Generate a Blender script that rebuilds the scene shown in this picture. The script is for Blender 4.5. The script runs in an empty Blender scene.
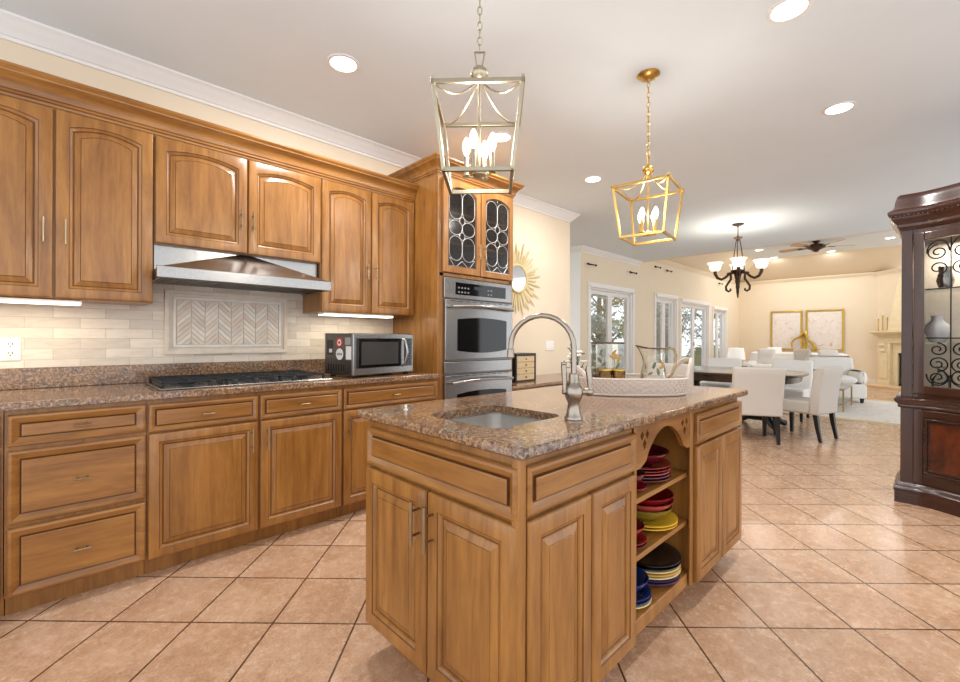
import bpy, bmesh, math, random
from mathutils import Vector, Matrix
PI = math.pi
random.seed(7)
S = bpy.context.scene
COL = S.collection

# ------------------------------------------------------------------ camera
F_PX, YAW, ROLL, DV = 440.0, 0.8005, 0.004, -2.6
cam_d = bpy.data.cameras.new('camera'); cam = bpy.data.objects.new('camera', cam_d); COL.objects.link(cam)
fw = Vector((math.cos(YAW), math.sin(YAW), 0)); rt = Vector((math.sin(YAW), -math.cos(YAW), 0)); dn = Vector((0, 0, -1))
r2 = rt * math.cos(ROLL) - dn * math.sin(ROLL); d2 = rt * math.sin(ROLL) + dn * math.cos(ROLL)
cam.matrix_world = Matrix(((r2.x, -d2.x, -fw.x, 0), (r2.y, -d2.y, -fw.y, 0), (r2.z, -d2.z, -fw.z, 1.185), (0, 0, 0, 1)))
cam_d.sensor_width = 36.0; cam_d.lens = 36.0 * F_PX / 960.0; cam_d.shift_y = DV / 960.0
cam_d.clip_start = 0.02; cam_d.clip_end = 300
S.camera = cam
# ------------------------------------------------------------------ world, exposure, big lights
W = bpy.data.worlds.new('world'); S.world = W; W.use_nodes = True
bg = W.node_tree.nodes['Background']; bg.inputs[0].default_value = (0.93, 0.965, 1.0, 1); bg.inputs[1].default_value = 1.85
S.view_settings.view_transform = 'Standard'; S.view_settings.look = 'None'
S.view_settings.exposure = 0.10; S.view_settings.gamma = 1.0; S.view_settings.use_curve_mapping = False
DOWNLIGHT_W = 18.0; PENDANT_W = 14.0; CHAND_W = 3.2; STRIP_W = 1.3; TRAY_W = 15.0
S.cycles.max_bounces = 10; S.cycles.diffuse_bounces = 6; S.cycles.glossy_bounces = 5
S.cycles.transmission_bounces = 6; S.cycles.transparent_max_bounces = 16
S.cycles.sample_clamp_indirect = 6.0; S.cycles.use_denoising = True
S.cycles.caustics_reflective = False; S.cycles.caustics_refractive = False

# ------------------------------------------------------------------ materials
def srgb(r, g, b):
    f = lambda c: (c / 255 / 12.92) if c / 255 <= .04045 else ((c / 255 + .055) / 1.055) ** 2.4
    return (f(r), f(g), f(b), 1)
MATS = {}
def newmat(name):
    m = bpy.data.materials.new(name); m.use_nodes = True
    nt = m.node_tree; p = nt.nodes['Principled BSDF']; MATS[name] = m
    return m, nt, p
def tc(nt, scale=(1, 1, 1), rot=(0, 0, 0), loc=(0, 0, 0)):
    t = nt.nodes.new('ShaderNodeTexCoord'); mp = nt.nodes.new('ShaderNodeMapping')
    mp.inputs['Scale'].default_value = scale; mp.inputs['Rotation'].default_value = rot; mp.inputs['Location'].default_value = loc
    nt.links.new(t.outputs['Object'], mp.inputs['Vector']); return mp.outputs['Vector']
def noise(nt, vec, scale, detail=4, rough=.55, dist=0.0):
    n = nt.nodes.new('ShaderNodeTexNoise'); n.inputs['Scale'].default_value = scale; n.inputs['Detail'].default_value = detail
    n.inputs['Roughness'].default_value = rough; n.inputs['Distortion'].default_value = dist
    nt.links.new(vec, n.inputs['Vector']); return n.outputs['Fac']
def ramp(nt, fac, stops):
    r = nt.nodes.new('ShaderNodeValToRGB'); e = r.color_ramp.elements
    while len(e) < len(stops): e.new(.5)
    for i, (p, c) in enumerate(stops): e[i].position = p; e[i].color = c
    nt.links.new(fac, r.inputs[0]); return r.outputs[0]
def mixc(nt, fac, a, b, mode='MIX'):
    n = nt.nodes.new('ShaderNodeMix'); n.data_type = 'RGBA'; n.blend_type = mode
    for s, v in ((n.inputs[0], fac), (n.inputs[6], a), (n.inputs[7], b)):
        if hasattr(v, 'links') or hasattr(v, 'is_linked'): nt.links.new(v, s)
        else: s.default_value = v
    return n.outputs[2]
def bump(nt, p, h, strength=.2, dist=.002):
    b = nt.nodes.new('ShaderNodeBump'); b.inputs['Strength'].default_value = strength; b.inputs['Distance'].default_value = dist
    nt.links.new(h, b.inputs['Height']); nt.links.new(b.outputs[0], p.inputs['Normal'])
def shade(c, k): return (min(1, c[0] * k), min(1, c[1] * k), min(1, c[2] * k), 1)
def mat(name, c, rough=.5, metal=0.0, var=.06, scale=30, coat=0.0, emit=None, es=1.0, bmp=0.0, spec=None):
    m, nt, p = newmat(name)
    v = tc(nt); f = noise(nt, v, scale, 3)
    nt.links.new(ramp(nt, f, [(.3, shade(c, 1 - var)), (.7, shade(c, 1 + var))]), p.inputs['Base Color'])
    p.inputs['Roughness'].default_value = rough; p.inputs['Metallic'].default_value = metal
    p.inputs['Coat Weight'].default_value = coat
    if spec is not None: p.inputs['Specular IOR Level'].default_value = spec
    if emit: p.inputs['Emission Color'].default_value = emit; p.inputs['Emission Strength'].default_value = es
    if bmp: bump(nt, p, f, bmp)
    return m
def wood(name, light, dark, sc, rough=.32, coat=.25, fleck=.5):
    m, nt, p = newmat(name)
    v = tc(nt, sc)
    a = noise(nt, v, 3.0, 6, .6, .6); b = noise(nt, v, 16.0, 3, .6, .3)
    big = noise(nt, tc(nt, tuple(max(.7, k * .35) for k in sc)), 3.2, 4, .6, 1.2)
    c1 = ramp(nt, a, [(.28, dark), (.72, light)])
    c2 = mixc(nt, fleck * .35, c1, ramp(nt, b, [(.35, shade(dark, .8)), (.65, light)]))
    c3 = mixc(nt, .7, c2, ramp(nt, big, [(.32, (.78, .74, .68, 1)), (.5, (1, 1, 1, 1)), (.68, (1.08, 1.07, 1.05, 1))]), 'MULTIPLY')
    nt.links.new(c3, p.inputs['Base Color'])
    p.inputs['Roughness'].default_value = rough; p.inputs['Coat Weight'].default_value = coat; p.inputs['Coat Roughness'].default_value = .2
    bump(nt, p, b, .05, .001)
    return m
ML, MD = srgb(176, 123, 60), srgb(120, 74, 28)
WV = wood('maple_upright_grain', ML, MD, (6, 6, .6))
WX = wood('maple_long_grain', ML, MD, (.6, 6, 6))
WY = wood('maple_cross_grain', ML, MD, (6, .6, 6))
GLZ = mat('dark_glaze', srgb(92, 54, 22), .45, var=.15)
WIN = wood('maple_interior', srgb(190, 135, 75), srgb(165, 112, 58), (.8, 4, 4), .5, 0)
DK = wood('dark_mahogany', srgb(70, 39, 25), srgb(36, 19, 13), (5, 5, .7), .28, .2)
DKH = wood('dark_mahogany_long', srgb(70, 37, 26), srgb(36, 18, 13), (2, .7, 5), .26, .25)
BURL = wood('burl_veneer', srgb(112, 50, 24), srgb(48, 20, 12), (2.5, 2.5, 1.6), .26, .25)
TBL = wood('espresso_wood', srgb(66, 48, 40), srgb(40, 28, 24), (5, .7, 5), .15, .5)
BLK = mat('black_wood', srgb(28, 24, 22), .35)
WALL = mat('cream_paint', srgb(230, 214, 190), .75, var=.012, scale=4)
WALLD = mat('cream_paint_living', srgb(234, 220, 196), .75, var=.012, scale=4)
TRIMW = mat('white_trim_paint', srgb(238, 237, 236), .4, var=.01)
CEIL = mat('white_ceiling_paint', srgb(228, 238, 246), .85, var=.01, scale=3)
STEEL = mat('brushed_steel', srgb(158, 156, 154), .24, 1.0, var=.05, scale=60)
STEELD = mat('steel_dark', srgb(120, 118, 116), .3, 1.0, var=.05)
NICK = mat('brushed_nickel', srgb(158, 148, 136), .24, 1.0, var=.03)
PULL = mat('satin_pull_metal', srgb(158, 138, 112), .3, 1.0, var=.03)
BRASS = mat('pale_brass', srgb(206, 170, 100), .28, 1.0, var=.05)
BRASS_COOL_LIT = mat('brass_in_cooler_light', srgb(178, 168, 146), .34, 1.0, var=.05)  # near lantern's brass, its paler, cooler lighting put into the colour
GOLD = mat('gold_leaf', srgb(214, 178, 78), .32, 1.0, var=.12)
IRON = mat('wrought_iron', srgb(26, 22, 20), .45, .6)
BRZ = mat('oil_bronze', srgb(70, 52, 40), .4, .7, var=.2)
CAST = mat('cast_iron', srgb(24, 24, 26), .5, .2)
BGLASS = mat('black_glass', srgb(14, 14, 15), .06, var=.02)
MWG = mat('smoked_glass', srgb(62, 60, 58), .08, var=.02)
FABG = mat('grey_linen', srgb(205, 199, 190), .9, var=.04, scale=220, bmp=.15)
FABW = mat('white_linen', srgb(236, 234, 230), .9, var=.03, scale=200, bmp=.12)
PLW = mat('white_plastic', srgb(238, 234, 224), .35, var=.01)
DARKIN = mat('dark_slot', srgb(30, 27, 25), .6)
GRIDW = mat('leaded_came', srgb(198, 194, 188), .35, .4)
STON = [mat('travertine_%s' % n, srgb(*c), .45, var=.07, scale=18) for n, c in
        (('cream', (222, 206, 188)), ('grey', (212, 202, 190)), ('rose', (218, 198, 180)), ('pale', (230, 220, 206)))]
LIME = mat('limestone', srgb(232, 218, 182), .6, var=.06, scale=12)
WICK = mat('white_wicker', srgb(206, 192, 180), .7, var=.1, scale=120)
BULB = mat('lit_bulb', (1, .9, .7, 1), .3, emit=(1, .86, .62, 1), es=14)
LENS = mat('lit_lens', (1, 1, 1, 1), .3, emit=(1, .95, .87, 1), es=6)
STRIP = mat('lit_strip', (1, 1, 1, 1), .3, emit=(1, .92, .74, 1), es=5)
SHADE = mat('frosted_shade', srgb(246, 240, 228), .4, emit=(1, .92, .80, 1), es=.9)
LSH = mat('lamp_shade_linen', srgb(245, 244, 242), .8, emit=(1, .97, .92, 1), es=.25)

def glass(name, tint=(1, 1, 1, 1), fac=.10, rough=.02):
    m = bpy.data.materials.new(name); m.use_nodes = True; nt = m.node_tree; nt.nodes.clear()
    o = nt.nodes.new('ShaderNodeOutputMaterial'); mx = nt.nodes.new('ShaderNodeMixShader')
    t = nt.nodes.new('ShaderNodeBsdfTransparent'); t.inputs[0].default_value = tint
    g = nt.nodes.new('ShaderNodeBsdfGlossy'); g.inputs['Roughness'].default_value = rough
    lw = nt.nodes.new('ShaderNodeLayerWeight'); lw.inputs[0].default_value = .25
    mr = nt.nodes.new('ShaderNodeMapRange'); mr.inputs[3].default_value = fac * .5; mr.inputs[4].default_value = min(1, fac * 5)
    nt.links.new(lw.outputs['Fresnel'], mr.inputs[0]); nt.links.new(mr.outputs[0], mx.inputs[0])
    nt.links.new(t.outputs[0], mx.inputs[1]); nt.links.new(g.outputs[0], mx.inputs[2]); nt.links.new(mx.outputs[0], o.inputs[0])
    return m
GLS = glass('window_glass', (.97, .99, 1, 1), .08)
GLT = glass('table_glass', (.95, .97, .96, 1), .14)
GLC = glass('seeded_glass', (.62, .61, .60, 1), .10, .12)
GLH = glass('hutch_glass', (.96, .95, .94, 1), .06)

def granite():
    m, nt, p = newmat('granite')
    v = tc(nt)
    a = noise(nt, tc(nt, (1, 2.0, 2)), 4.5, 5, .6, .5); b = noise(nt, v, 72, 6, .72, 0); d = noise(nt, v, 130, 2, .5)
    vo = nt.nodes.new('ShaderNodeTexVoronoi'); vo.inputs['Scale'].default_value = 210; nt.links.new(v, vo.inputs['Vector'])
    base = ramp(nt, a, [(.30, srgb(92, 72, 62)), (.45, srgb(136, 108, 88)), (.55, srgb(172, 128, 84)), (.70, srgb(122, 114, 98))])
    sp = ramp(nt, b, [(.38, srgb(34, 26, 23)), (.48, srgb(112, 84, 68)), (.61, srgb(192, 168, 142))])
    c = mixc(nt, .55, base, sp)
    bw = nt.nodes.new('ShaderNodeRGBToBW'); nt.links.new(vo.outputs['Color'], bw.inputs[0])
    c = mixc(nt, .6, c, ramp(nt, bw.outputs[0], [(.22, (.16, .13, .12, 1)), (.32, (1, 1, 1, 1)), (.74, (1, 1, 1, 1)), (.80, (1.35, 1.3, 1.2, 1))]), 'MULTIPLY')
    c = mixc(nt, .5, c, ramp(nt, d, [(.35, (.6, .55, .52, 1)), (.55, (1, 1, 1, 1))]), 'MULTIPLY')
    nt.links.new(c, p.inputs['Base Color']); p.inputs['Roughness'].default_value = .09
    p.inputs['Specular IOR Level'].default_value = .6
    return m
GRAN = granite()

def floor_tile():
    m, nt, p = newmat('terracotta_floor_tile')
    ang = math.radians(45.35); T = .3415
    t = nt.nodes.new('ShaderNodeTexCoord'); mp = nt.nodes.new('ShaderNodeMapping'); mp.vector_type = 'TEXTURE'
    mp.inputs['Location'].default_value = (.655, 2.389, 0); mp.inputs['Rotation'].default_value = (0, 0, ang); mp.inputs['Scale'].default_value = (T, T, T)
    nt.links.new(t.outputs['Object'], mp.inputs['Vector']); v = mp.outputs['Vector']
    br = nt.nodes.new('ShaderNodeTexBrick'); br.offset = 0.0; br.squash = 1.0
    br.inputs['Scale'].default_value = 1; br.inputs['Brick Width'].default_value = 1; br.inputs['Row Height'].default_value = 1
    br.inputs['Mortar Size'].default_value = .013; br.inputs['Mortar Smooth'].default_value = .25; br.inputs['Bias'].default_value = 0
    br.inputs['Color1'].default_value = (.25, .25, .25, 1); br.inputs['Color2'].default_value = (.75, .75, .75, 1); br.inputs['Mortar'].default_value = (.5, .5, .5, 1)
    nt.links.new(v, br.inputs['Vector'])
    w = nt.nodes.new('ShaderNodeTexWhiteNoise'); fl = nt.nodes.new('ShaderNodeVectorMath'); fl.operation = 'FLOOR'
    nt.links.new(v, fl.inputs[0]); nt.links.new(fl.outputs[0], w.inputs['Vector'])
    va = nt.nodes.new('ShaderNodeVectorMath'); va.operation = 'MULTIPLY_ADD'
    nt.links.new(w.outputs['Color'], va.inputs[0]); va.inputs[1].default_value = (9, 9, 9); nt.links.new(v, va.inputs[2])
    a = noise(nt, va.outputs[0], 1.6, 6, .62, .7); b = noise(nt, va.outputs[0], 9, 5, .65, .3); d = noise(nt, va.outputs[0], 38, 3, .6)
    c = ramp(nt, a, [(.28, srgb(162, 118, 84)), (.46, srgb(184, 143, 108)), (.60, srgb(214, 182, 154)), (.76, srgb(192, 148, 100))])
    c = mixc(nt, .5, c, ramp(nt, b, [(.3, srgb(154, 108, 76)), (.66, srgb(216, 184, 158))]))
    c = mixc(nt, .35, c, ramp(nt, d, [(.3, srgb(138, 98, 70)), (.65, srgb(214, 182, 152))]))
    c = mixc(nt, .7, c, ramp(nt, w.outputs['Value'], [(0, (.94, .91, .88, 1)), (1, (1.12, 1.12, 1.13, 1))]), 'MULTIPLY')
    c = mixc(nt, br.outputs['Fac'], c, srgb(84, 56, 38))
    nt.links.new(c, p.inputs['Base Color'])
    rr = ramp(nt, b, [(.3, (.19, .19, .19, 1)), (.7, (.31, .31, .31, 1))]); nt.links.new(rr, p.inputs['Roughness']); p.inputs['Specular IOR Level'].default_value = .75
    inv = nt.nodes.new('ShaderNodeMath'); inv.operation = 'MULTIPLY_ADD'; inv.inputs[1].default_value = -1; inv.inputs[2].default_value = 1
    nt.links.new(br.outputs['Fac'], inv.inputs[0]); ad = nt.nodes.new('ShaderNodeMath'); ad.operation = 'MULTIPLY_ADD'; ad.inputs[1].default_value = .25
    nt.links.new(b, ad.inputs[0]); nt.links.new(inv.outputs[0], ad.inputs[2]); bump(nt, p, ad.outputs[0], .35, .003)
    return m
def brick_stone():
    m, nt, p = newmat('travertine_brick')
    t = nt.nodes.new('ShaderNodeTexCoord'); sx = nt.nodes.new('ShaderNodeSeparateXYZ'); cx = nt.nodes.new('ShaderNodeCombineXYZ')
    nt.links.new(t.outputs['Object'], sx.inputs[0]); nt.links.new(sx.outputs[0], cx.inputs[0]); nt.links.new(sx.outputs[2], cx.inputs[1])
    br = nt.nodes.new('ShaderNodeTexBrick'); br.inputs['Scale'].default_value = 1; br.inputs['Brick Width'].default_value = .215; br.inputs['Row Height'].default_value = .056
    br.inputs['Mortar Size'].default_value = .0016; br.inputs['Mortar Smooth'].default_value = .3
    br.inputs['Color1'].default_value = srgb(206, 194, 180); br.inputs['Color2'].default_value = srgb(232, 220, 204); br.inputs['Mortar'].default_value = srgb(186, 172, 156)
    nt.links.new(cx.outputs[0], br.inputs['Vector'])
    st = nt.nodes.new('ShaderNodeMapping'); st.inputs['Scale'].default_value = (4, 14, 1); nt.links.new(cx.outputs[0], st.inputs[0])
    n = noise(nt, st.outputs[0], 2.2, 6, .65, .5)
    c = mixc(nt, .8, br.outputs['Color'], ramp(nt, n, [(.3, (.84, .80, .76, 1)), (.5, (1, .98, .96, 1)), (.7, (1.06, 1.05, 1.04, 1))]), 'MULTIPLY')
    nt.links.new(c, p.inputs['Base Color']); p.inputs['Roughness'].default_value = .35
    bump(nt, p, br.outputs['Fac'], -.25, .002)
    return m
def rug_mat():
    m, nt, p = newmat('rug_pile'); v = tc(nt)
    a = noise(nt, v, 5, 6, .7, 1.5)
    nt.links.new(ramp(nt, a, [(.35, srgb(196, 190, 186)), (.5, srgb(232, 226, 216)), (.62, srgb(206, 202, 204)), (.75, srgb(226, 210, 176))]), p.inputs['Base Color'])
    p.inputs['Roughness'].default_value = .95; return m
def art_mat(seed):
    m, nt, p = newmat('abstract_print'); v = tc(nt, loc=(seed, seed, 0))
    a = noise(nt, v, 5, 8, .7, 2.0)
    nt.links.new(ramp(nt, a, [(.3, srgb(196, 170, 152)), (.42, srgb(232, 222, 214)), (.6, srgb(240, 234, 228)), (.7, srgb(214, 196, 176))]), p.inputs['Base Color'])
    p.inputs['Roughness'].default_value = .6; return m

# ------------------------------------------------------------------ mesh builder
class MB:
    def __init__(s, world=False): s.v = []; s.f = []; s.m = []; s.M = Matrix(); s.world = world
    def add(s, vs, fs, mi=0):
        o = len(s.v); s.v += [tuple(s.M @ Vector(p)) for p in vs]
        s.f += [tuple(i + o for i in f) for f in fs]; s.m += [mi] * len(fs); return s
    def box(s, x0, x1, y0, y1, z0, z1, mi=0):
        return s.add([(x0, y0, z0), (x1, y0, z0), (x1, y1, z0), (x0, y1, z0), (x0, y0, z1), (x1, y0, z1), (x1, y1, z1), (x0, y1, z1)],
                     [(3, 2, 1, 0), (4, 5, 6, 7), (0, 1, 5, 4), (1, 2, 6, 5), (2, 3, 7, 6), (3, 0, 4, 7)], mi)
    def loft(s, loops, mi=0, cap0=True, cap1=True, mis=None, closed=True):
        n = len(loops[0]); vs = [p for l in loops for p in l]; o = len(s.v)
        s.v += [tuple(s.M @ Vector(p)) for p in vs]
        for k in range(len(loops) - 1):
            for i in range(n if closed else n - 1):
                j = (i + 1) % n
                s.f.append((o + k * n + i, o + k * n + j, o + (k + 1) * n + j, o + (k + 1) * n + i)); s.m.append(mis[k] if mis else mi)
        if cap0: s.f.append(tuple(o + i for i in reversed(range(n)))); s.m.append(mis[0] if mis else mi)
        if cap1: s.f.append(tuple(o + (len(loops) - 1) * n + i for i in range(n))); s.m.append(mis[-1] if mis else mi)
        return s
    def prism(s, poly, z0, z1, mi=0): return s.loft([[(x, y, z0) for x, y in poly], [(x, y, z1) for x, y in poly]], mi)
    def lathe(s, prof, c=(0, 0, 0), seg=24, mi=0, mis=None):
        loops = [[(c[0] + r * math.cos(2 * PI * i / seg), c[1] + r * math.sin(2 * PI * i / seg), c[2] + z) for i in range(seg)] for r, z in prof]
        return s.loft(loops, mi, prof[0][0] > 1e-4, prof[-1][0] > 1e-4, mis)
    def tube(s, pts, r, seg=8, mi=0, closed=False, flat=1.0):
        pts = [Vector(p) for p in pts]; n = len(pts); rs = r if isinstance(r, (list, tuple)) else [r] * n
        loops = []; up = Vector((0, 0, 1)); prev = None
        for i in range(n):
            if closed: t = (pts[(i + 1) % n] - pts[i - 1]).normalized()
            else: t = (pts[min(i + 1, n - 1)] - pts[max(i - 1, 0)]).normalized()
            if prev is None:
                a = up if abs(t.z) < .9 else Vector((1, 0, 0)); nn = (a - t * a.dot(t)).normalized()
            else:
                nn = prev - t * prev.dot(t)
                nn = nn.normalized() if nn.length > 1e-6 else Vector((1, 0, 0))
            prev = nn; b = t.cross(nn)
            loops.append([pts[i] + (nn * math.cos(2 * PI * k / seg) + b * math.sin(2 * PI * k / seg) * flat) * rs[i] for k in range(seg)])
        if closed: loops.append(loops[0])
        return s.loft(loops, mi, not closed, not closed)
    def bar(s, a, b, w, h=None, mi=0):      # square bar between two points
        a = Vector(a); b = Vector(b); h = h or w; t = (b - a).normalized()
        u = Vector((0, 0, 1)) if abs(t.z) < .95 else Vector((1, 0, 0))
        sd = t.cross(u).normalized(); up = sd.cross(t)
        q = [(-1, -1), (1, -1), (1, 1), (-1, 1)]
        return s.loft([[p + sd * (x * w / 2) + up * (y * h / 2) for x, y in q] for p in (a, b)], mi)
    def sphere(s, c, r, seg=16, rings=10, mi=0, sc=(1, 1, 1)):
        loops = []
        for k in range(rings + 1):
            th = PI * k / rings; rr = max(math.sin(th), 1e-3)
            loops.append([(c[0] + r * sc[0] * rr * math.cos(2 * PI * i / seg), c[1] + r * sc[1] * rr * math.sin(2 * PI * i / seg), c[2] - r * sc[2] * math.cos(th)) for i in range(seg)])
        return s.loft(loops, mi)
    def sweep(s, prof, path, mi=0, closed=False, caps=True):   # prof: (out, z); path: xy points; out = left-hand normal
        n = len(path); P = [Vector((p[0], p[1])) for p in path]; loops = []
        nrm = lambda a, b: Vector((-(b - a).y, (b - a).x)).normalized()
        for i in range(n):
            if closed or 0 < i < n - 1:
                n1 = nrm(P[i - 1], P[i]); n2 = nrm(P[i], P[(i + 1) % n]); mt = n1 + n2; mt = mt / max(mt.dot(n1), .2)
            else: mt = nrm(P[i], P[i + 1]) if i == 0 else nrm(P[i - 1], P[i])
            loops.append([(P[i].x + mt.x * o, P[i].y + mt.y * o, z) for o, z in prof])
        if closed: loops.append(loops[0])
        return s.loft(loops, mi, caps and not closed, caps and not closed)
    def build(s, name, mats, parent=None, smooth=None, bevel=0.0, sub=0):
        if s.world and parent is not None:      # shapes given in room coordinates: move them into their thing's frame
            root = parent
            while root.parent is not None: root = root.parent
            L = root.location; s.v = [(a - L.x, b - L.y, c - L.z) for a, b, c in s.v]
        me = bpy.data.meshes.new(name); me.from_pydata(s.v, [], s.f)
        if not isinstance(mats, (list, tuple)): mats = [mats]
        for m in mats: me.materials.append(m)
        me.polygons.foreach_set('material_index', s.m)
        b = bmesh.new(); b.from_mesh(me); bmesh.ops.recalc_face_normals(b, faces=b.faces[:]); b.to_mesh(me); b.free()
        if smooth is not None:
            me.polygons.foreach_set('use_smooth', [True] * len(me.polygons))
            try: me.set_sharp_from_angle(angle=math.radians(smooth))
            except Exception: pass
        me.update()
        o = bpy.data.objects.new(name, me); COL.objects.link(o)
        if parent is not None: o.parent = parent
        if bevel:
            md = o.modifiers.new('bevel', 'BEVEL'); md.width = bevel; md.segments = 2; md.limit_method = 'ANGLE'; md.angle_limit = math.radians(40)
        if sub:
            md = o.modifiers.new('sub', 'SUBSURF'); md.levels = sub; md.render_levels = sub
        return o
def tag(o, label=None, cat=None, group=None, kind=None):
    if label: o['label'] = label
    if cat: o['category'] = cat
    if group: o['group'] = group
    if kind: o['kind'] = kind
    return o
def thing(name, label, cat, loc=(0, 0, 0), rz=0.0, group=None):
    o = bpy.data.objects.new(name, None); COL.objects.link(o); o.location = loc; o.rotation_euler = (0, 0, rz)
    o.empty_display_size = .1
    return tag(o, label, cat, group)
def struct(name, mb, mats, label=None, parent=None, **k):
    o = mb.build(name, mats, parent, **k); o['kind'] = 'structure'
    if label: o['label'] = label; o['category'] = name.split('_')[0]
    return o
def copy_tree(o, parent=None):
    c = o.copy(); COL.objects.link(c)
    if parent is not None: c.parent = parent
    for ch in [q for q in bpy.data.objects if q.parent == o]: copy_tree(ch, c)
    return c
def dup(o, loc, rz, label, group=None):
    c = copy_tree(o); c.location = loc; c.rotation_euler = (0, 0, rz); c['label'] = label
    if group: c['group'] = group
    return c
def light(parent, loc, kind, watts, color, size=.1, spot=None, rot=(0, 0, 0), shape=None, size_y=None):
    d = bpy.data.lights.new('light', kind); d.energy = watts; d.color = color
    if kind == 'AREA':
        d.size = size; d.shape = shape or 'DISK'
        if size_y: d.size_y = size_y
        if spot: d.spread = spot
    else:
        d.shadow_soft_size = size
        if kind == 'SPOT': d.spot_size = spot or 2.0; d.spot_blend = .6
    o = bpy.data.objects.new('light', d); COL.objects.link(o); o.location = loc; o.rotation_euler = rot; o.parent = parent
    return o
def T(x, y, z): return Matrix.Translation((x, y, z))
def frame(origin, ux, n):    # local x -> ux, local y -> -n (so -y faces out), local z -> up
    ux = Vector(ux); n = Vector(n)
    return Matrix(((ux.x, -n.x, 0, origin[0]), (ux.y, -n.y, 0, origin[1]), (0, 0, 1, origin[2]), (0, 0, 0, 1)))

# raised-panel front, local: x 0..w, z 0..h, front face at y = -t, back at y = 0
def rloop(w, h, ins, y, rise=0.0, n=11):
    x0, x1, z0, z1 = ins, w - ins, ins, h - ins
    top = []
    for i in range(n):
        u = i / (n - 1); q = 2 * u - 1
        top.append((x1 + (x0 - x1) * u, y, z1 - rise * q * q))
    return [(x0, y, z0), (x1, y, z0)] + top
def panel(mb, w, h, t=.02, st=.058, rise=0.0, M=None, drawer=False):
    if M is not None: mb.M = M
    if drawer:
        L = [(0, 0, 0), (0, -t + .005, 0), (.004, -t + .001, 0), (.012, -t, 0), (.015, -t + .002, 0), (st - .005, -t + .010, 0), (st - .001, -t + .0115, 0), (st + .001, -t + .004, 0), (st + .005, -t + .002, 0)]
        mis = [0, 0, 0, 0, 0, 1, 1, 0]
    else:
        L = [(0, 0, 0), (0, -t + .006, 0), (.003, -t + .002, 0), (.008, -t, 0), (st - .016, -t, rise), (st - .013, -t + .003, rise), (st - .004, -t + .007, rise), (st - .001, -t + .012, rise), (st + .003, -t + .012, rise),
             (st + .005, -t + .010, rise), (st + .026, -t + .003, rise), (st + .0275, -t + .0045, rise), (st + .029, -t + .002, rise)]
        mis = [0, 0, 0, 0, 1, 0, 0, 1, 0, 0, 1, 0]
    loops = [rloop(w, h, i, y, r) for i, y, r in L]
    mb.loft(loops, 0, True, True, mis + [0])
    mb.m[-1] = 0
    mb.M = Matrix()
def pull(mb, c, L, vertical, n, ux, r=.0045, out=.03):
    c = Vector(c); n = Vector(n); a = Vector((0, 0, 1)) if vertical else Vector(ux)
    e = c + n * out
    mb.tube([e - a * L / 2, e + a * L / 2], r, 8)
    for k in (-1, 1): mb.tube([c + a * (k * L * .28), e + a * (k * L * .28)], r * .8, 6)

def WB(): return MB(True)

# ================================================================== ROOM
Dw, CZ = 3.295, 2.80            # kitchen wall plane, ceiling height
XE, YW, XF = 4.82, 4.30, 15.7   # end of kitchen wall, window wall plane, far wall plane
m = MB(); m.box(-1.7, 16.5, -2.6, 6.2, -.06, 0); struct('floor', m, floor_tile())
m = MB(); m.box(-1.7, 8.8, -2.6, 6.2, CZ, CZ + .12); struct('ceiling', m, CEIL)
m = MB(); m.box(-1.7, XE, Dw, Dw + .14, 0, CZ); struct('wall_left', m, WALL)
# window wall, with four floor-length openings
OPEN = [('door_1', 6.93, 8.50, 2.12), ('window_1', 9.60, 10.70, 2.13), ('door_2', 11.02, 12.88, 2.10), ('window_2', 13.26, 14.34, 2.03)]
m = MB(); xs = 6.62
m.box(6.62, XF + .14, YW, YW + .16, 2.13, 3.0)
for nme, a, b, zt in OPEN:
    m.box(xs, a, YW, YW + .16, 0, 2.13)
    if zt < 2.13: m.box(a, b, YW, YW + .16, zt, 2.13)
    xs = b
m.box(xs, XF + .14, YW, YW + .16, 0, 2.13)
m.box(6.62, 6.76, YW + .16, 6.2, 0, CZ)
struct('wall_window', m, WALLD)
m = MB(); m.box(6.605, 6.6195, YW + .001, 5.4, 0, 2.705); struct('trim_6', m, TRIMW)
# far wall and the angled chimney wall in the corner
m = MB(); m.box(XF, XF + .14, .6, YW + .16, 0, 3.0); struct('wall_far', m, WALLD)
DG0 = Vector((15.7, 1.05)); DGd = Vector((-math.cos(math.radians(49)), -math.sin(math.radians(49)))); DGn = Vector((DGd.y, -DGd.x))
m = MB(); p0 = DG0 - DGd * .1; p1 = DG0 + DGd * 3.4; q = DGn * -.14
m.prism([tuple(p0), tuple(p1), tuple(p1 + q), tuple(p0 + q)], 0, 3.0); struct('wall_chimney', m, WALLD)
# raised tray ceiling over the living room: upright edge, sloped cream sides, flat white top
TZ0, TZ1 = 2.98, 3.50
m = MB()
m.add([(8.8, YW + .1, TZ0), (XF + .1, YW + .1, TZ0), (14.75, 3.58, TZ1), (9.6, 3.58, TZ1)], [(0, 1, 2, 3)])
m.add([(XF + .1, YW + .1, TZ0), (XF + .1, -5, TZ0), (14.75, -4.2, TZ1), (14.75, 3.58, TZ1)], [(0, 1, 2, 3)])
m.add([(8.8, -5, TZ0), (8.8, YW + .1, TZ0), (9.6, 3.58, TZ1), (9.6, -4.2, TZ1)], [(0, 1, 2, 3)])
m.box(8.8, 8.9, -5, YW + .16, CZ, TZ0 + .05)
struct('ceiling', m, WALLD)
m = MB(); m.box(9.55, 14.8, -5, 3.63, TZ1, TZ1 + .1); struct('ceiling', m, CEIL)
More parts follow.
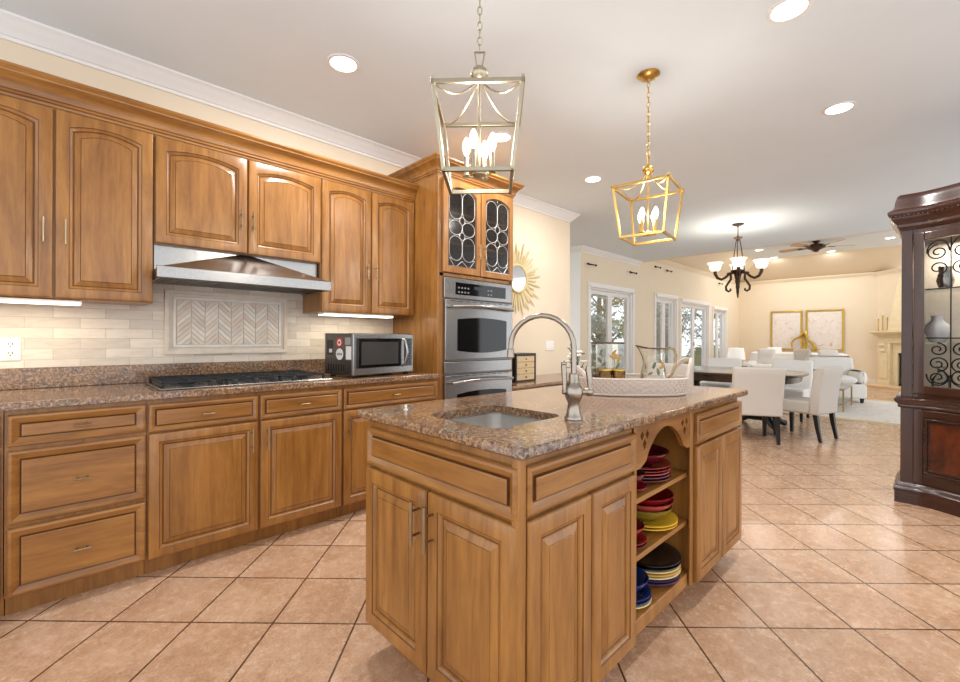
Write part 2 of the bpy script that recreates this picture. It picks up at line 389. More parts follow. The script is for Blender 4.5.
# crown mouldings
def crown_prof(z, h=.105, d=.09):
    return [(0, z), (d, z), (d, z - .012), (d - .012, z - .02), (d - .02, z - .032), (d * .52, z - h * .55), (d * .26, z - h * .78), (.022, z - h + .02), (.012, z - h + .018), (.012, z - h), (0, z - h)]
m = MB(); m.sweep(crown_prof(CZ), [(XE, Dw + .6), (XE, Dw), (-1.7, Dw)]); struct('trim_1', m, TRIMW, smooth=30)
m = MB(); m.sweep(crown_prof(CZ, .09, .08), [(8.8, YW), (6.62, YW), (6.62, 5.4)]); struct('trim_2', m, TRIMW, smooth=30)
E2 = tuple(DG0 + DGd * 3.3)
m = MB(); m.sweep(crown_prof(TZ0, .09, .07), [E2, tuple(DG0), (XF, YW), (8.9, YW)]); struct('trim_3', m, WALLD, smooth=30)
m = MB()
for a, b in ((8.5 + .1, 9.5), (10.8, 10.92), (12.98, 13.16), (14.44, XF)): m.box(a, b, YW - .015, YW, 0, .13)
m.box(XF - .015, XF, 1.06, YW, 0, .13); struct('baseboard_far', m, TRIMW)
# windows and french doors
for nme, a, b, zt in OPEN:
    f = MB(); z0 = 0.0
    for x0, x1 in ((a - .085, a), (b, b + .085)): f.box(x0, x1, YW - .022, YW, 0, zt)
    f.box(a - .085, b + .085, YW - .022, YW, zt, zt + .085)
    f.box(a, a + .035, YW, YW + .16, 0, zt); f.box(b - .035, b, YW, YW + .16, 0, zt); f.box(a, b, YW, YW + .16, zt - .035, zt); f.box(a, b, YW, YW + .16, 0, .03)
    root = struct(nme, f, TRIMW, bevel=.004)
    lv = 2; wv = (b - a - .07) / lv
    for k in range(lv):
        x0 = a + .035 + k * wv; x1 = x0 + wv; s = MB(); st = .075
        s.box(x0, x0 + st, YW + .05, YW + .095, .03, zt - .035); s.box(x1 - st, x1, YW + .05, YW + .095, .03, zt - .035)
        s.box(x0 + st, x1 - st, YW + .05, YW + .095, zt - .035 - st, zt - .035); s.box(x0 + st, x1 - st, YW + .05, YW + .095, .03, .26)
        sash = s.build('sash', TRIMW, root, bevel=.004); sash['kind'] = 'structure'
        g = MB(); g.box(x0 + st, x1 - st, YW + .068, YW + .076, .26, zt - .035 - st); gl = g.build('pane', GLS, sash); gl['kind'] = 'structure'
    if nme == 'door_2':
        h = MB(); h.tube([(11.93, YW + .02, 1.0), (11.93, YW + .02, 1.12)], .009, 8); h.tube([(11.93, YW + .02, 1.06), (11.93, YW + .05, 1.06)], .007, 8)
        hh = h.build('door_handle', BRZ, root); hh['kind'] = 'structure'
    v = MB(); v.box(a - .04, b + .04, YW - .05, YW - .023, zt - .005, zt + .075); vv = v.build('shade_cassette', TRIMW, root, bevel=.006); vv['kind'] = 'structure'

# ================================================================== LEFT RUN OF CABINETS
Df = 2.67; FN = (0, -1, 0)
def front(parent, name, x0, x1, z0, z1, drawer=False, rise=0.0, y=Df, t=.02, st=None, horiz=None):
    mb = WB(); M = frame((x0, y, z0), (1, 0, 0), FN)
    panel(mb, x1 - x0, z1 - z0, t, st or (.031 if drawer else .058), rise, M, drawer)
    return mb.build(name, [WX if drawer else WV, GLZ], parent, smooth=25)
def handle(parent, c, L, vertical, n=FN, ux=(1, 0, 0), r=.0045, out=.028):
    mb = WB(); pull(mb, c, L, vertical, n, ux, r, out); return mb.build('handle', PULL, parent, smooth=40)
def base_body(parent, x0, x1):
    mb = WB(); mb.box(x0, x1, Df + .001, Dw - .012, .10, .878); mb.box(x0, x1, 2.742, Dw - .012, 0, .10)
    return mb.build('body', WV, parent)
BG = 'base cabinets along the range wall'
def base_cab(x0, x1, label): 
    t = thing('base_cabinet', label, 'cabinet', ((x0 + x1) / 2, 2.95, 0), group=BG); base_body(t, x0, x1); return t
t = base_cab(-.92, -.146, 'maple base cabinet cut off by the left edge of the photo')
for a, b in ((-.915, -.54), (-.53, -.154)):
    d = front(t, 'drawer', a, b, .725, .855, True); handle(d, ((a + b) / 2, Df - .02, .79), .06, False)
    d = front(t, 'door', a, b, .103, .712); handle(d, (b - .04, Df - .02, .62), .13, True)
t = base_cab(-.143, .328, 'maple base cabinet with three stacked drawers below the outlet')
for z0, z1 in ((.727, .858), (.405, .708), (.104, .386)):
    d = front(t, 'drawer', -.134, .323, z0, z1, True, st=.04); handle(d, (.096, Df - .02, (z0 + z1) / 2), .058, False)
t = base_cab(.330, 1.343, 'wide maple base cabinet under the gas cooktop')
for a, b in ((.335, .832), (.846, 1.337)):
    d = front(t, 'drawer', a, b, .720, .856, True); handle(d, ((a + b) / 2, Df - .02, .788), .058, False)
    d = front(t, 'door', a, b, .100, .712); hx = b - .034 if a < .5 else a + .034
    handle(d, (hx, Df - .02, .615), .135, True)
t = base_cab(1.346, 2.126, 'maple base cabinet under the microwave beside the oven tower')
d = front(t, 'drawer', 1.352, 2.12, .720, .856, True); handle(d, (1.74, Df - .02, .788), .058, False)
for a, b in ((1.352, 1.732), (1.742, 2.12)):
    d = front(t, 'door', a, b, .100, .712); handle(d, (a + .03, Df - .02, .615), .135, True)

# worktop with granite upstand
t = thing('granite_worktop', 'long brown speckled granite worktop along the range wall', 'worktop', (.6, 2.95, .88))
m = WB(); m.box(-1.4, 2.127, 2.632, Dw - .01, .880, .914); m.build('slab', GRAN, t, bevel=.005)
m = MB(); m.box(-1.4, 2.127, Dw - .032, Dw - .002, .9145, 1.022); tag(m.build('granite_upstand', GRAN, None, bevel=.003), 'low granite upstand along the foot of the stone backsplash', 'upstand')
# stone tile behind
m = MB(); m.box(-1.4, 2.128, Dw - .012, Dw - .0005, 1.0225, 1.72); struct('trim_4', m, brick_stone(), None)
# herringbone inset panel
px0, px1, pz0, pz1 = .488, 1.22, 1.078, 1.478
m = MB(); yb = Dw - .012
def clip(poly, x0, x1, z0, z1):
    for ax, lim, sg in ((0, x0, 1), (0, x1, -1), (1, z0, 1), (1, z1, -1)):
        out = []
        for i in range(len(poly)):
            a, b = poly[i - 1], poly[i]; da, db = sg * (a[ax] - lim), sg * (b[ax] - lim)
            if (da >= 0) != (db >= 0):
                k = da / (da - db); out.append((a[0] + (b[0] - a[0]) * k, a[1] + (b[1] - a[1]) * k))
            if db >= 0: out.append(b)
        poly = out
        if len(poly) < 3: return []
    return poly
m.box(px0 + .02, px1 - .02, yb - .004, yb, pz0 + .02, pz1 - .02, 1)
ix0, ix1, iz0, iz1 = px0 + .062, px1 - .062, pz0 + .062, pz1 - .062
cw = (ix1 - ix0) / 8; sh = .033
for cidx in range(8):
    a = ix0 + cidx * cw; up = cidx % 2 == 0
    for k in range(-3, 12):
        zb = iz0 - .06 + k * sh; dz = cw * .95
        l, r = (zb, zb + dz) if up else (zb + dz, zb)
        g = .0016
        poly = clip([(a + g, l + g), (a + cw - g, r + g), (a + cw - g, r + sh - g), (a + g, l + sh - g)], ix0, ix1, iz0, iz1)
        if len(poly) >= 3:
            m.loft([[(x, yb - .004, z) for x, z in poly], [(x, yb - .011, z) for x, z in poly]], random.choice((0, 1, 2, 3, 3, 0)))
for o, w, h in ((0, .022, .02), (.044, .014, .015)):
    x0, x1, z0, z1 = px0 + o, px1 - o, pz0 + o, pz1 - o
    for b in ((x0, x1, z0, z0 + w), (x0, x1, z1 - w, z1), (x0, x0 + w, z0 + w, z1 - w), (x1 - w, x1, z0 + w, z1 - w)):
        m.box(b[0], b[1], yb - h, yb, b[2], b[3], 0 if o == 0 else 3)
struct('trim_5', m, STON, None, bevel=.002)
# outlet
t = thing('power_outlet', 'cream double wall outlet on the stone backsplash', 'outlet', (-.156, Dw - .012, 1.12))
m = WB(); m.box(-.193, -.119, Dw - .018, Dw - .0125, 1.061, 1.179); pl = m.build('cover_plate', PLW, t, bevel=.003)
for zc in (1.143, 1.097):
    m = WB(); m.box(-.173, -.139, Dw - .021, Dw - .018, zc - .017, zc + .017); so = m.build('socket', PLW, t, bevel=.002)
    m = WB(); m.box(-.165, -.162, Dw - .0216, Dw - .021, zc, zc + .009); m.box(-.151, -.147, Dw - .0216, Dw - .021, zc, zc + .009); m.sphere((-.156, Dw - .021, zc - .008), .0028, 8, 6)
    m.build('slots', DARKIN, so)

# ---- wall cabinets
Uf = 2.985
UG = 'wall cabinets along the range wall'
def wall_cab(x0, x1, z0, label):
    t = thing('upper_cabinet', label, 'cabinet', ((x0 + x1) / 2, 3.1, z0), group=UG)
    m = WB(); m.box(x0, x1, Uf + .001, Dw - .013, z0, 2.335); m.build('body', WV, t); return t
t = wall_cab(-.398, .393, 1.372, 'tall maple wall cabinet above the outlet with two arched doors')
for a, b, hx in ((-.394, -.003, -.035), (.006, .389, .042)):
    d = front(t, 'door', a, b, 1.374, 2.292, rise=.028, y=Uf, t=.021, st=.064); handle(d, (hx, Uf - .021, 1.694), .12, True)
t = wall_cab(.396, 1.335, 1.702, 'short wide maple wall cabinet above the range hood')
for a, b, hx in ((.400, .863, .826), (.871, 1.331, .893)):
    d = front(t, 'door', a, b, 1.705, 2.292, rise=.028, y=Uf, t=.021, st=.064); handle(d, (hx, Uf - .021, 1.905), .12, True)
t = wall_cab(1.338, 2.127, 1.368, 'tall maple wall cabinet above the microwave with two arched doors')
for a, b, hx in ((1.343, 1.727, 1.69), (1.736, 2.122, 1.765)):
    d = front(t, 'door', a, b, 1.37, 2.292, rise=.028, y=Uf, t=.021, st=.064); handle(d, (hx, Uf - .021, 1.68), .12, True)
def cab_crown(z0, z1, d):
    h = z1 - z0
    return [(0, z0), (.002, z0), (.004, z0 + .012), (.012, z0 + .016), (.012, z0 + .026), (.018, z0 + .03), (.022, z0 + h * .42), (d * .52, z0 + h * .62), (d * .82, z0 + h * .74), (d * .84, z0 + h * .8), (d * .92, z0 + h * .84), (d, z0 + h * .92), (d, z1), (0, z1)]
t = thing('cabinet_crown_moulding', 'maple crown moulding running along the tops of the wall cabinets', 'moulding', (.6, 3.0, 2.32))
m = WB(); m.sweep(cab_crown(2.30, 2.425, .075), [(2.127, Uf - .002), (-1.25, Uf - .002)]); m.build('moulding', WX, t, smooth=30)

# ---- range hood
t = thing('range_hood', 'stainless steel range hood under the short wall cabinet', 'range hood', (.86, 3.0, 1.5))
x0, x1, yf = .398, 1.333, 2.80
m = WB(); m.box(x0 + .004, x1 - .004, 3.02, Dw - .014, 1.56, 1.701); m.build('back_panel', STEEL, t)
m = WB(); m.loft([[(x0, yf + .002, 1.55), (x1, yf + .002, 1.55), (x1, 3.26, 1.55), (x0, 3.26, 1.55)], [(x0, yf + .002, 1.556), (x1, yf + .002, 1.556), (x1, 3.019, 1.559), (x0, 3.019, 1.559)], [(.83, 3.005, 1.698), (.90, 3.005, 1.698), (.90, 3.019, 1.698), (.83, 3.019, 1.698)]])
m.build('canopy', STEEL, t)
m = WB(); m.box(x0 - .014, x1 - .004, yf - .004, yf + .014, 1.497, 1.558); m.box(x0 - .004, x0 + .010, yf + .014, 3.26, 1.497, 1.549); m.box(x1 - .018, x1 - .004, yf + .014, 3.26, 1.497, 1.549)
m.build('lip', STEEL, t, bevel=.003)
for k in range(3):
    m = WB(); a = x0 + .016 + k * .3; m.box(a, a + .293, yf + .02, 3.25, 1.508, 1.516)
    for q in range(12): m.box(a + .008 + q * .0235, a + .02 + q * .0235, yf + .04, 3.23, 1.504, 1.508)
    m.build('filter', STEELD, t)

# ---- under-cabinet lights
for a, b, lb in ((-.38, .105, 'slim lit under cabinet light below the tall left cabinet'), (1.37, 1.95, 'slim lit under cabinet light above the microwave')):
    t = thing('under_cabinet_light', lb, 'light', ((a + b) / 2, 3.06, 1.36), group='under cabinet lights')
    m = WB(); m.box(a, b, 3.0, 3.10, 1.352, 1.3675); m.build('housing', PLW, t, bevel=.003)
    m = WB(); m.box(a + .006, b - .006, 2.997, 3.094, 1.3465, 1.352); m.build('diffuser', STRIP, t)
    light(t, (0, 0, -.014), 'AREA', STRIP_W, (1, .86, .62), b - a - .03, shape='RECTANGLE', size_y=.06)

# ---- gas cooktop
t = thing('gas_cooktop', 'black and steel gas cooktop set into the granite below the hood', 'cooktop', (.85, 2.97, .914))
cx0, cx1, cy0, cy1 = .385, 1.305, 2.715, 3.235
m = WB(); m.box(cx0, cx1, cy0, cy1, .9145, .923); m.build('pan', STEEL, t, bevel=.004)
for k in range(3):
    a = cx0 + .02 + k * .297; b = a + .286; g = WB(); z = .950
    for x in (a, (a + b) / 2 - .006, b - .012): g.box(x, x + .009, cy0 + .075, cy1 - .02, z - .012, z)
    for y in (cy0 + .075, cy0 + .2, (cy0 + cy1) / 2 + .02, cy1 - .15, cy1 - .032): g.box(a, b, y, y + .009, z - .010, z + .002)
    for x in (a, b - .014):
        for y in (cy0 + .075, cy1 - .034): g.box(x, x + .014, y, y + .014, .923, z - .012)
    g.build('grate', CAST, t, bevel=.002)
for x, y, r in ((.53, 2.86, .045), (.53, 3.09, .038), (.845, 2.98, .058), (1.16, 2.86, .038), (1.16, 3.09, .045)):
    m = WB(); m.lathe([(r + .014, .923), (r + .012, .929), (r, .931), (r, .938), (r - .006, .942), (0, .942)], (x, y, 0), 20); m.build('burner', CAST, t, smooth=40)
for k in range(5):
    m = WB(); m.lathe([(.017, .923), (.015, .945), (.012, .948), (0, .948)], (.63 + k * .11, cy0 + .037, 0), 14); m.build('knob', CAST, t, smooth=40)

# ---- microwave
ra = math.radians(8)
t = thing('microwave', 'stainless microwave with stickers on its left side on the granite worktop', 'microwave', (1.441, 2.704, .914), ra)
w, dpt, h = .545, .33, .290; zb = .014
m = MB(); m.box(0, w, .012, dpt, zb, zb + h); m.build('housing', STEELD, t, bevel=.004)
m = MB(); m.box(-.001, w + .001, -.004, .012, zb + .002, zb + h - .002); m.build('front_frame', STEEL, t, bevel=.006)
m = MB(); m.box(.028, .412, -.016, -.004, zb + .05, zb + h - .035); do = m.build('door', BGLASS, t, bevel=.004)
m = MB(); m.box(.056, .382, -.0175, -.016, zb + .072, zb + h - .06); m.build('window', MWG, do)
m = MB(); m.tube([(.434, -.006, zb + .052), (.440, -.03, zb + .066), (.448, -.044, zb + .14), (.448, -.044, zb + .16), (.440, -.03, zb + h - .052), (.434, -.006, zb + h - .038)], [.008, .010, .011, .011, .010, .008], 10); m.build('handle', STEEL, do, smooth=50)
m = MB(); m.box(.455, .525, -.009, -.004, zb + .05, zb + h - .035); cp = m.build('control_panel', BGLASS, t, bevel=.002)
m = MB(); m.box(.465, .515, -.0098, -.009, zb + h - .072, zb + h - .05); m.build('display', mat('microwave_display', srgb(30, 60, 80), .2), cp)
m = MB()
for r in range(6):
    for c in range(3): m.box(.464 + c * .019, .478 + c * .019, -.0098, -.009, zb + .062 + r * .021, zb + .074 + r * .021)
m.build('buttons', mat('microwave_button', srgb(58, 70, 86), .35), cp)
for x in (.03, w - .05):
    for y in (.03, dpt - .05):
        m = MB(); m.box(x, x + .025, y, y + .025, 0, zb); m.build('foot', CAST, t)
def sticker(name, yc, zc, ry, rz, mt, rnd=False, lay=0):
    m = MB(); x = -.0006 - lay * .0006
    if rnd: m.loft([[(x + .0006, yc + ry * math.cos(a * PI / 12), zc + rz * math.sin(a * PI / 12)) for a in range(24)], [(x, yc + ry * math.cos(a * PI / 12), zc + rz * math.sin(a * PI / 12)) for a in range(24)]])
    else: m.box(x, x + .0006, yc - ry, yc + ry, zc - rz, zc + rz)
    return m.build(name, mt, t)
SW = mat('sticker_white', srgb(226, 222, 218), .5); SR = mat('sticker_red', srgb(196, 70, 54), .5); SK = mat('sticker_dark', srgb(52, 48, 48), .5); SG = mat('sticker_grey', srgb(150, 150, 146), .5)
sticker('rating_label', .265, zb + .19, .038, .052, SK); sticker('rating_label', .258, zb + .167, .018, .013, SW, lay=1)
sticker('warning_sticker', .155, zb + .225, .036, .036, SR, True); sticker('warning_sticker', .155, zb + .225, .022, .022, SW, True, 1); sticker('warning_sticker', .155, zb + .225, .012, .012, SR, True, 2)
sticker('round_sticker', .152, zb + .145, .05, .048, SK, True); sticker('round_sticker', .152, zb + .145, .043, .041, SW, True, 1); sticker('round_sticker', .152, zb + .145, .030, .008, SG, False, 2)
sticker('paper_sticker', .05, zb + .155, .03, .045, SW); sticker('paper_sticker', .06, zb + .235, .03, .025, SG)
m = MB()
for k in range(7): m.box(-.0006, .0004, .095 + k * .03, .108 + k * .03, zb + .03, zb + .075)
m.build('vent_slots', DARKIN, t)

# ================================================================== OVEN TOWER
tx0, tx1 = 2.13, 3.0
t = thing('oven_cabinet', 'tall maple oven tower with leaded glass doors on top', 'cabinet', (2.575, 2.97, 0))
m = WB(); m.box(tx0, tx0 + .02, Df, Dw - .001, .1, 2.53); m.box(tx1 - .02, tx1, Df, Dw - .001, .1, 2.53); m.box(tx0 + .02, tx1 - .02, Dw - .03, Dw - .001, .1, 2.53)
m.box(tx0 + .02, tx1 - .02, Df + .02, Dw - .03, 2.50, 2.53); m.box(tx0 + .02, tx1 - .02, Df, Dw - .03, 1.672, 1.70); m.box(tx0 + .02, tx1 - .02, Df, Dw - .03, .10, .335)
m.box(tx0 + .02, tx0 + .06, Df, Df + .02, .335, 2.40); m.box(tx1 - .047, tx1 - .02, Df, Df + .02, .335, 2.40)
m.box(tx0 + .02, tx1 - .02, Df, Df + .02, 2.40, 2.53); m.box(tx0 + .02, tx1 - .02, 2.742, Dw - .03, 0, .1)
m.build('body', WV, t, bevel=.002)
for z in (1.95, 2.2):
    m = WB(); m.box(tx0 + .021, tx1 - .021, Df + .05, Dw - .031, z, z + .018); m.build('shelf', WIN, t)
m = WB(); m.sweep(cab_crown(2.455, 2.58, .075), [(tx1, Dw - .002), (tx1, Df), (tx0, Df), (tx0, Dw - .002)]); m.build('crown', WX, t, smooth=30)
d = front(t, 'drawer', tx0 + .01, tx1 - .01, .105, .325, True)
handle(d, (2.575, Df - .02, .215), .06, False)
def glass_door(x0, x1, hx):
    z0, z1, st, y, tt, rise = 1.705, 2.445, .058, Df, .021, .045
    w, h = x1 - x0, z1 - z0; mb = WB(); mb.M = frame((x0, y, z0), (1, 0, 0), FN)
    o0 = rloop(w, h, 0, 0); o1 = rloop(w, h, 0, -tt + .004); o2 = rloop(w, h, .004, -tt); i1 = rloop(w, h, st - .01, -tt, rise); i2 = rloop(w, h, st, -tt + .006, rise); i3 = rloop(w, h, st, 0, rise)
    mb.loft([o0, o1, o2, i1, i2, i3, o0], 0, False, False, [0, 0, 0, 1, 0, 0, 0])
    d = mb.build('glass_door', [WV, GLZ], t, smooth=25)
    g = WB(); g.M = frame((x0, y, z0), (1, 0, 0), FN)
    g.loft([rloop(w, h, st - .004, -.008, rise), rloop(w, h, st - .004, -.011, rise)], 0); g.build('pane', GLC, d)
    c = WB(); c.M = frame((x0, y, z0), (1, 0, 0), FN); gx0, gw, gz0, gh = st, w - 2 * st, st, h - 2 * st
    P = lambda u, v: (gx0 + u * gw, -.0125, gz0 + v * gh)
    def cell(uc, hw, v0, v1, cap):
        q = []
        for k in range(9): a = PI * k / 8; q.append(P(uc + hw * math.cos(a), v1 - cap + cap * math.sin(a)))
        for k in range(9): a = PI + PI * k / 8; q.append(P(uc + hw * math.cos(a), v0 + cap + cap * math.sin(a)))
        c.tube(q, .0024, 6, closed=True)
    for uc in (.26, .74):
        cell(uc, .235, .60, .97, .10); cell(uc, .235, .40, .585, .08); cell(uc, .235, .07, .385, .10)
    for uc in (.5,):
        cell(uc, .10, .54, .64, .05); cell(uc, .10, .345, .44, .047)
    for a, b in (((.5, .07), (.30, 0)), ((.5, .07), (.70, 0)), ((.02, .1), (.26, .07)), ((.98, .1), (.74, .07)), ((.02, .1), (.2, 0)), ((.98, .1), (.8, 0)), ((.5, .97), (.5, 1.06))):
        c.tube([P(*a), P(*b)], .0024, 6)
    c.build('leading', GRIDW, d)
    handle(d, (hx, y - tt, 1.905), .12, True)
glass_door(2.172, 2.576, 2.548); glass_door(2.584, 2.985, 2.612)
# glassware inside the tower
for x, y, nm, lb, c in ((2.36, 2.84, 'bowl', 'blue glass bowl behind the left leaded door', (70, 110, 170)), (2.50, 2.86, 'bowl', 'pale bowl behind the left leaded door, nearer the handles', (190, 200, 214)), (2.74, 2.86, 'bowl', 'pale bowl behind the right leaded door', (205, 205, 210)), (2.88, 2.84, 'bowl', 'dark red bowl behind the right leaded door', (120, 40, 36))):
    m = MB(); m.lathe([(.02, 0), (.03, .004), (.055, .035), (.062, .065), (.058, .065), (.05, .036), (.0, .01)], (0, 0, 0), 18)
    o = m.build(nm, mat('glaze_%d' % c[0], srgb(*c), .2), None, smooth=40); o.location = (x, y, 1.7005); tag(o, lb, 'bowl', 'bowls in the oven tower')
# double oven
t = thing('double_oven', 'stainless steel double wall oven built into the maple tower', 'oven', (2.575, 2.66, .34))
ox0, ox1 = 2.182, 2.968; yf = Df - .022
m = WB(); m.box(ox0 + .01, ox1 - .01, Df + .001, Dw - .05, .345, 1.66); m.build('carcass', STEELD, t)
m = WB(); m.box(ox0, ox1, yf, Df, 1.503, 1.664); cp = m.build('control_panel', STEEL, t, bevel=.004)
m = WB(); m.box(ox0 + .115, ox1 - .085, yf - .0015, yf, 1.535, 1.632); bp = m.build('touch_panel', BGLASS, cp)
m = WB(); m.box(2.50, 2.64, yf - .002, yf - .0015, 1.585, 1.612); m.build('display', mat('oven_display', srgb(44, 52, 58), .2), bp)
m = WB()
for k in range(6):
    for r in range(2):
        xx = ox0 + .14 + k * .034 if k < 4 else ox0 + .33 + k * .036
        m.box(xx, xx + .018, yf - .002, yf - .0015, 1.55 + r * .035, 1.562 + r * .035)
m.build('buttons', mat('oven_button', srgb(120, 120, 120), .4), bp)
def oven_door(z0, z1):
    m = WB(); m.box(ox0 + .003, ox1 - .003, yf - .012, Df, z0, z1); d = m.build('door', STEEL, t, bevel=.005)
    wx0, wx1 = ox0 + .125, ox1 - .085; wz1 = z1 - .155; wz0 = wz1 - .25
    top = [(wx0 + (wx1 - wx0) * k / 12, wz1 + .018 * (1 - (k / 6 - 1) ** 2)) for k in range(13)]; bot = [(wx1 - (wx1 - wx0) * k / 12, wz0 - .022 * (1 - (k / 6 - 1) ** 2)) for k in range(13)]
    m = WB(); pp = top + bot; m.loft([[(x, yf - .012, z) for x, z in pp], [(x, yf - .0135, z) for x, z in pp]]); m.build('window', BGLASS, d)
    m = WB(); q = [(ox0 + .04 + (ox1 - ox0 - .08) * k / 14, yf - .05 - .018 * (1 - (k / 7 - 1) ** 2), z1 - .058 + .012 * (1 - (k / 7 - 1) ** 2)) for k in range(15)]; m.tube(q, .0125, 10)
    for k in (0, 14): m.tube([q[k], (q[k][0], yf - .012, q[k][2])], .010, 8)
    m.build('handle', STEEL, d, smooth=50)
    m = WB()
    for k in range(9): a = ox0 + .06 + k * .077; m.box(a, a + .05, yf - .0125, yf - .012, z1 - .014, z1 - .008)
    m.build('vent_slots', DARKIN, d)
oven_door(1.015, 1.492)
m = WB(); m.box(ox0 + .003, ox1 - .003, yf - .004, Df, .905, .998); m.build('spacer_panel', STEEL, t, bevel=.004)
oven_door(.42, .893)
m = WB(); m.box(ox0 + .003, ox1 - .003, yf, Df, .345, .412); m.build('base_trim', STEEL, t, bevel=.003)

# ================================================================== ISLAND
IX0, IX1, IY0, IY1 = .865, 2.685, .745, 1.49
LN = (-1, 0, 0)
t = thing('kitchen_island', 'maple kitchen island with open plate shelves in its long side', 'island', (1.77, 1.1, 0))
m = WB(); M0 = .001
m.box(IX0 + M0, 1.480, IY0 + M0, IY1, .10, .13); m.box(IX0 + M0, IX0 + .02, IY0 + M0, IY1, .13, .882); m.box(IX0 + .02, 1.46, IY0 + M0, IY0 + .02, .13, .882); m.box(IX0 + .02, 1.46, IY1 - .02, IY1, .13, .882); m.box(1.46, 1.480, IY0 + M0, IY1, .13, .882); m.box(2.035, IX1, IY0 + M0, IY1, .10, .882)
m.box(1.480, 2.035, 1.10, IY1, .10, .882); m.box(1.480, 2.035, IY0 + .006, 1.10, .10, .155); m.box(1.480, 2.035, IY0 + .02, 1.10, .862, .882)
m.box(IX0 + .075, IX1 - .07, IY0 + .075, IY1 - .06, 0, .10)
m.build('body', WV, t, bevel=.003)
for z in (.385, .597):
    m = WB(); m.box(1.481, 2.034, IY0 + .012, 1.099, z - .02, z); m.build('shelf', WX, t, bevel=.002)
# corner posts
m = WB(); m.box(IX0 - .014, IX0 + .016, IY0 - .014, IY0 + .016, .104, .878)
m.build('corner_post', WV, t, bevel=.006)
for x in (1.482, 2.0):
    m = WB(); m.box(x, x + (.018 if x < 1.6 else .034), IY0 - .008, IY0 + M0, .104, .878); m.build('stile', WV, t, bevel=.003)
# fronts on the long side
yf = IY0
front(t, 'drawer', .882, 1.478, .722, .852, True, y=yf, st=.034)
front(t, 'door', .884, 1.186, .106, .708, y=yf, st=.062); front(t, 'door', 1.194, 1.480, .106, .708, y=yf, st=.062)
front(t, 'drawer', 2.045, IX1, .722, .852, True, y=yf - .004, st=.034)
front(t, 'door', 2.045, 2.366, .106, .708, y=yf - .004, st=.062); front(t, 'door', 2.374, IX1, .106, .708, y=yf - .004, st=.062)
# fronts on the sink end
def front_l(name, y0, y1, z0, z1, drawer=False):
    mb = WB(); M = frame((IX0, y1, z0), (0, -1, 0), LN)
    panel(mb, y1 - y0, z1 - z0,   .02, .034 if drawer else .066, 0, M, drawer)
    return mb.build(name, [WY if drawer else WV, GLZ], t, smooth=25)
front_l('drawer', .738, 1.484, .716, .852, True)
d = front_l('door', .738, 1.108, .120, .702); handle(d, (IX0 - .02, 1.078, .60), .14, True, LN, (0, 1, 0), .0055, .034)
d = front_l('door', 1.116, 1.488, .120, .702); handle(d, (IX0 - .02, 1.146, .60), .14, True, LN, (0, 1, 0), .0055, .034)
# arched valance with diamond cut-outs over the shelves
def plate_holes(name, outer, holes, y0, y1, mats, parent):
    b = bmesh.new()
    for lp in [outer] + holes:
        vs = [b.verts.new((x, y0, z)) for x, z in lp]
        for i in range(len(vs)): b.edges.new((vs[i - 1], vs[i]))
    bmesh.ops.triangle_fill(b, use_beauty=True, use_dissolve=False, edges=b.edges[:], normal=(0, -1, 0))
    r = bmesh.ops.extrude_face_region(b, geom=b.faces[:])
    for v in [g for g in r['geom'] if isinstance(g, bmesh.types.BMVert)]: v.co.y = y1
    mb = WB(); b.verts.index_update()
    mb.v = [tuple(v.co) for v in b.verts]; mb.f = [tuple(v.index for v in f.verts) for f in b.faces]; mb.m = [0] * len(mb.f); b.free()
    return mb.build(name, mats, parent)
vx0, vx1 = 1.502, 1.998; arch = []
for k in range(17):
    u = k / 16; x = vx0 + .075 + (vx1 - vx0 - .15) * u; arch.append((x, .735 + .105 * math.sin(PI * u) ** .75))
outer = [(vx0, .878), (vx0, .715), (vx0 + .03, .715)] + arch + [(vx1 - .03, .715), (vx1, .715), (vx1, .878)]
def dia(cx, cz, a, b): return [(cx - a, cz), (cx, cz - b), (cx + a, cz), (cx, cz + b)]
holes = []
for cx in (vx0 + .062, vx1 - .062): holes += [dia(cx - .021, .832, .015, .018), dia(cx + .021, .832, .015, .018), dia(cx, .797, .015, .021)]
plate_holes('valance', outer, holes, IY0 - .006, IY0 + .012, WX, t)

# island worktop with a rounded sink cut-out
t = thing('island_worktop', 'polished brown granite top of the kitchen island', 'worktop', (1.77, 1.08, .884))
wx0, wx1, wy0, wy1 = .826, 2.695, .697, 1.512
sx0, sx1, sy0, sy1 = .945, 1.30, .905, 1.255
def rrect(x0, x1, y0, y1, r, n=6):
    q = []
    for cx, cy, a0 in ((x1 - r, y1 - r, 0), (x0 + r, y1 - r, PI / 2), (x0 + r, y0 + r, PI), (x1 - r, y0 + r, 1.5 * PI)):
        for k in range(n + 1): a = a0 + PI / 2 * k / n; q.append((cx + r * math.cos(a), cy + r * math.sin(a)))
    return q
def corner_rect(x0, x1, y0, y1, n=6):
    q = []
    c = [(x1, y1), (x0, y1), (x0, y0), (x1, y0)]
    for i in range(4):
        for k in range(n + 1):
            w = k / n - .5; a = c[i]
            if w < 0: o = c[i - 1]; e = 2 * -w
            else: o = c[(i + 1) % 4]; e = 2 * w
            q.append((a[0] + (o[0] - a[0]) * e * .25, a[1] + (o[1] - a[1]) * e * .25))
    return q
ou, inn = corner_rect(wx0, wx1, wy0, wy1), rrect(sx0, sx1, sy0, sy1, .055)
def ins(l, d):
    cx, cy = (wx0 + wx1) / 2, (wy0 + wy1) / 2
    return [(x - d * (1 if x > cx else -1) * (abs(x - cx) > .9), y - d * (1 if y > cy else -1) * (abs(y - cy) > .4)) for x, y in l]
zt, zb2 = .914, .884
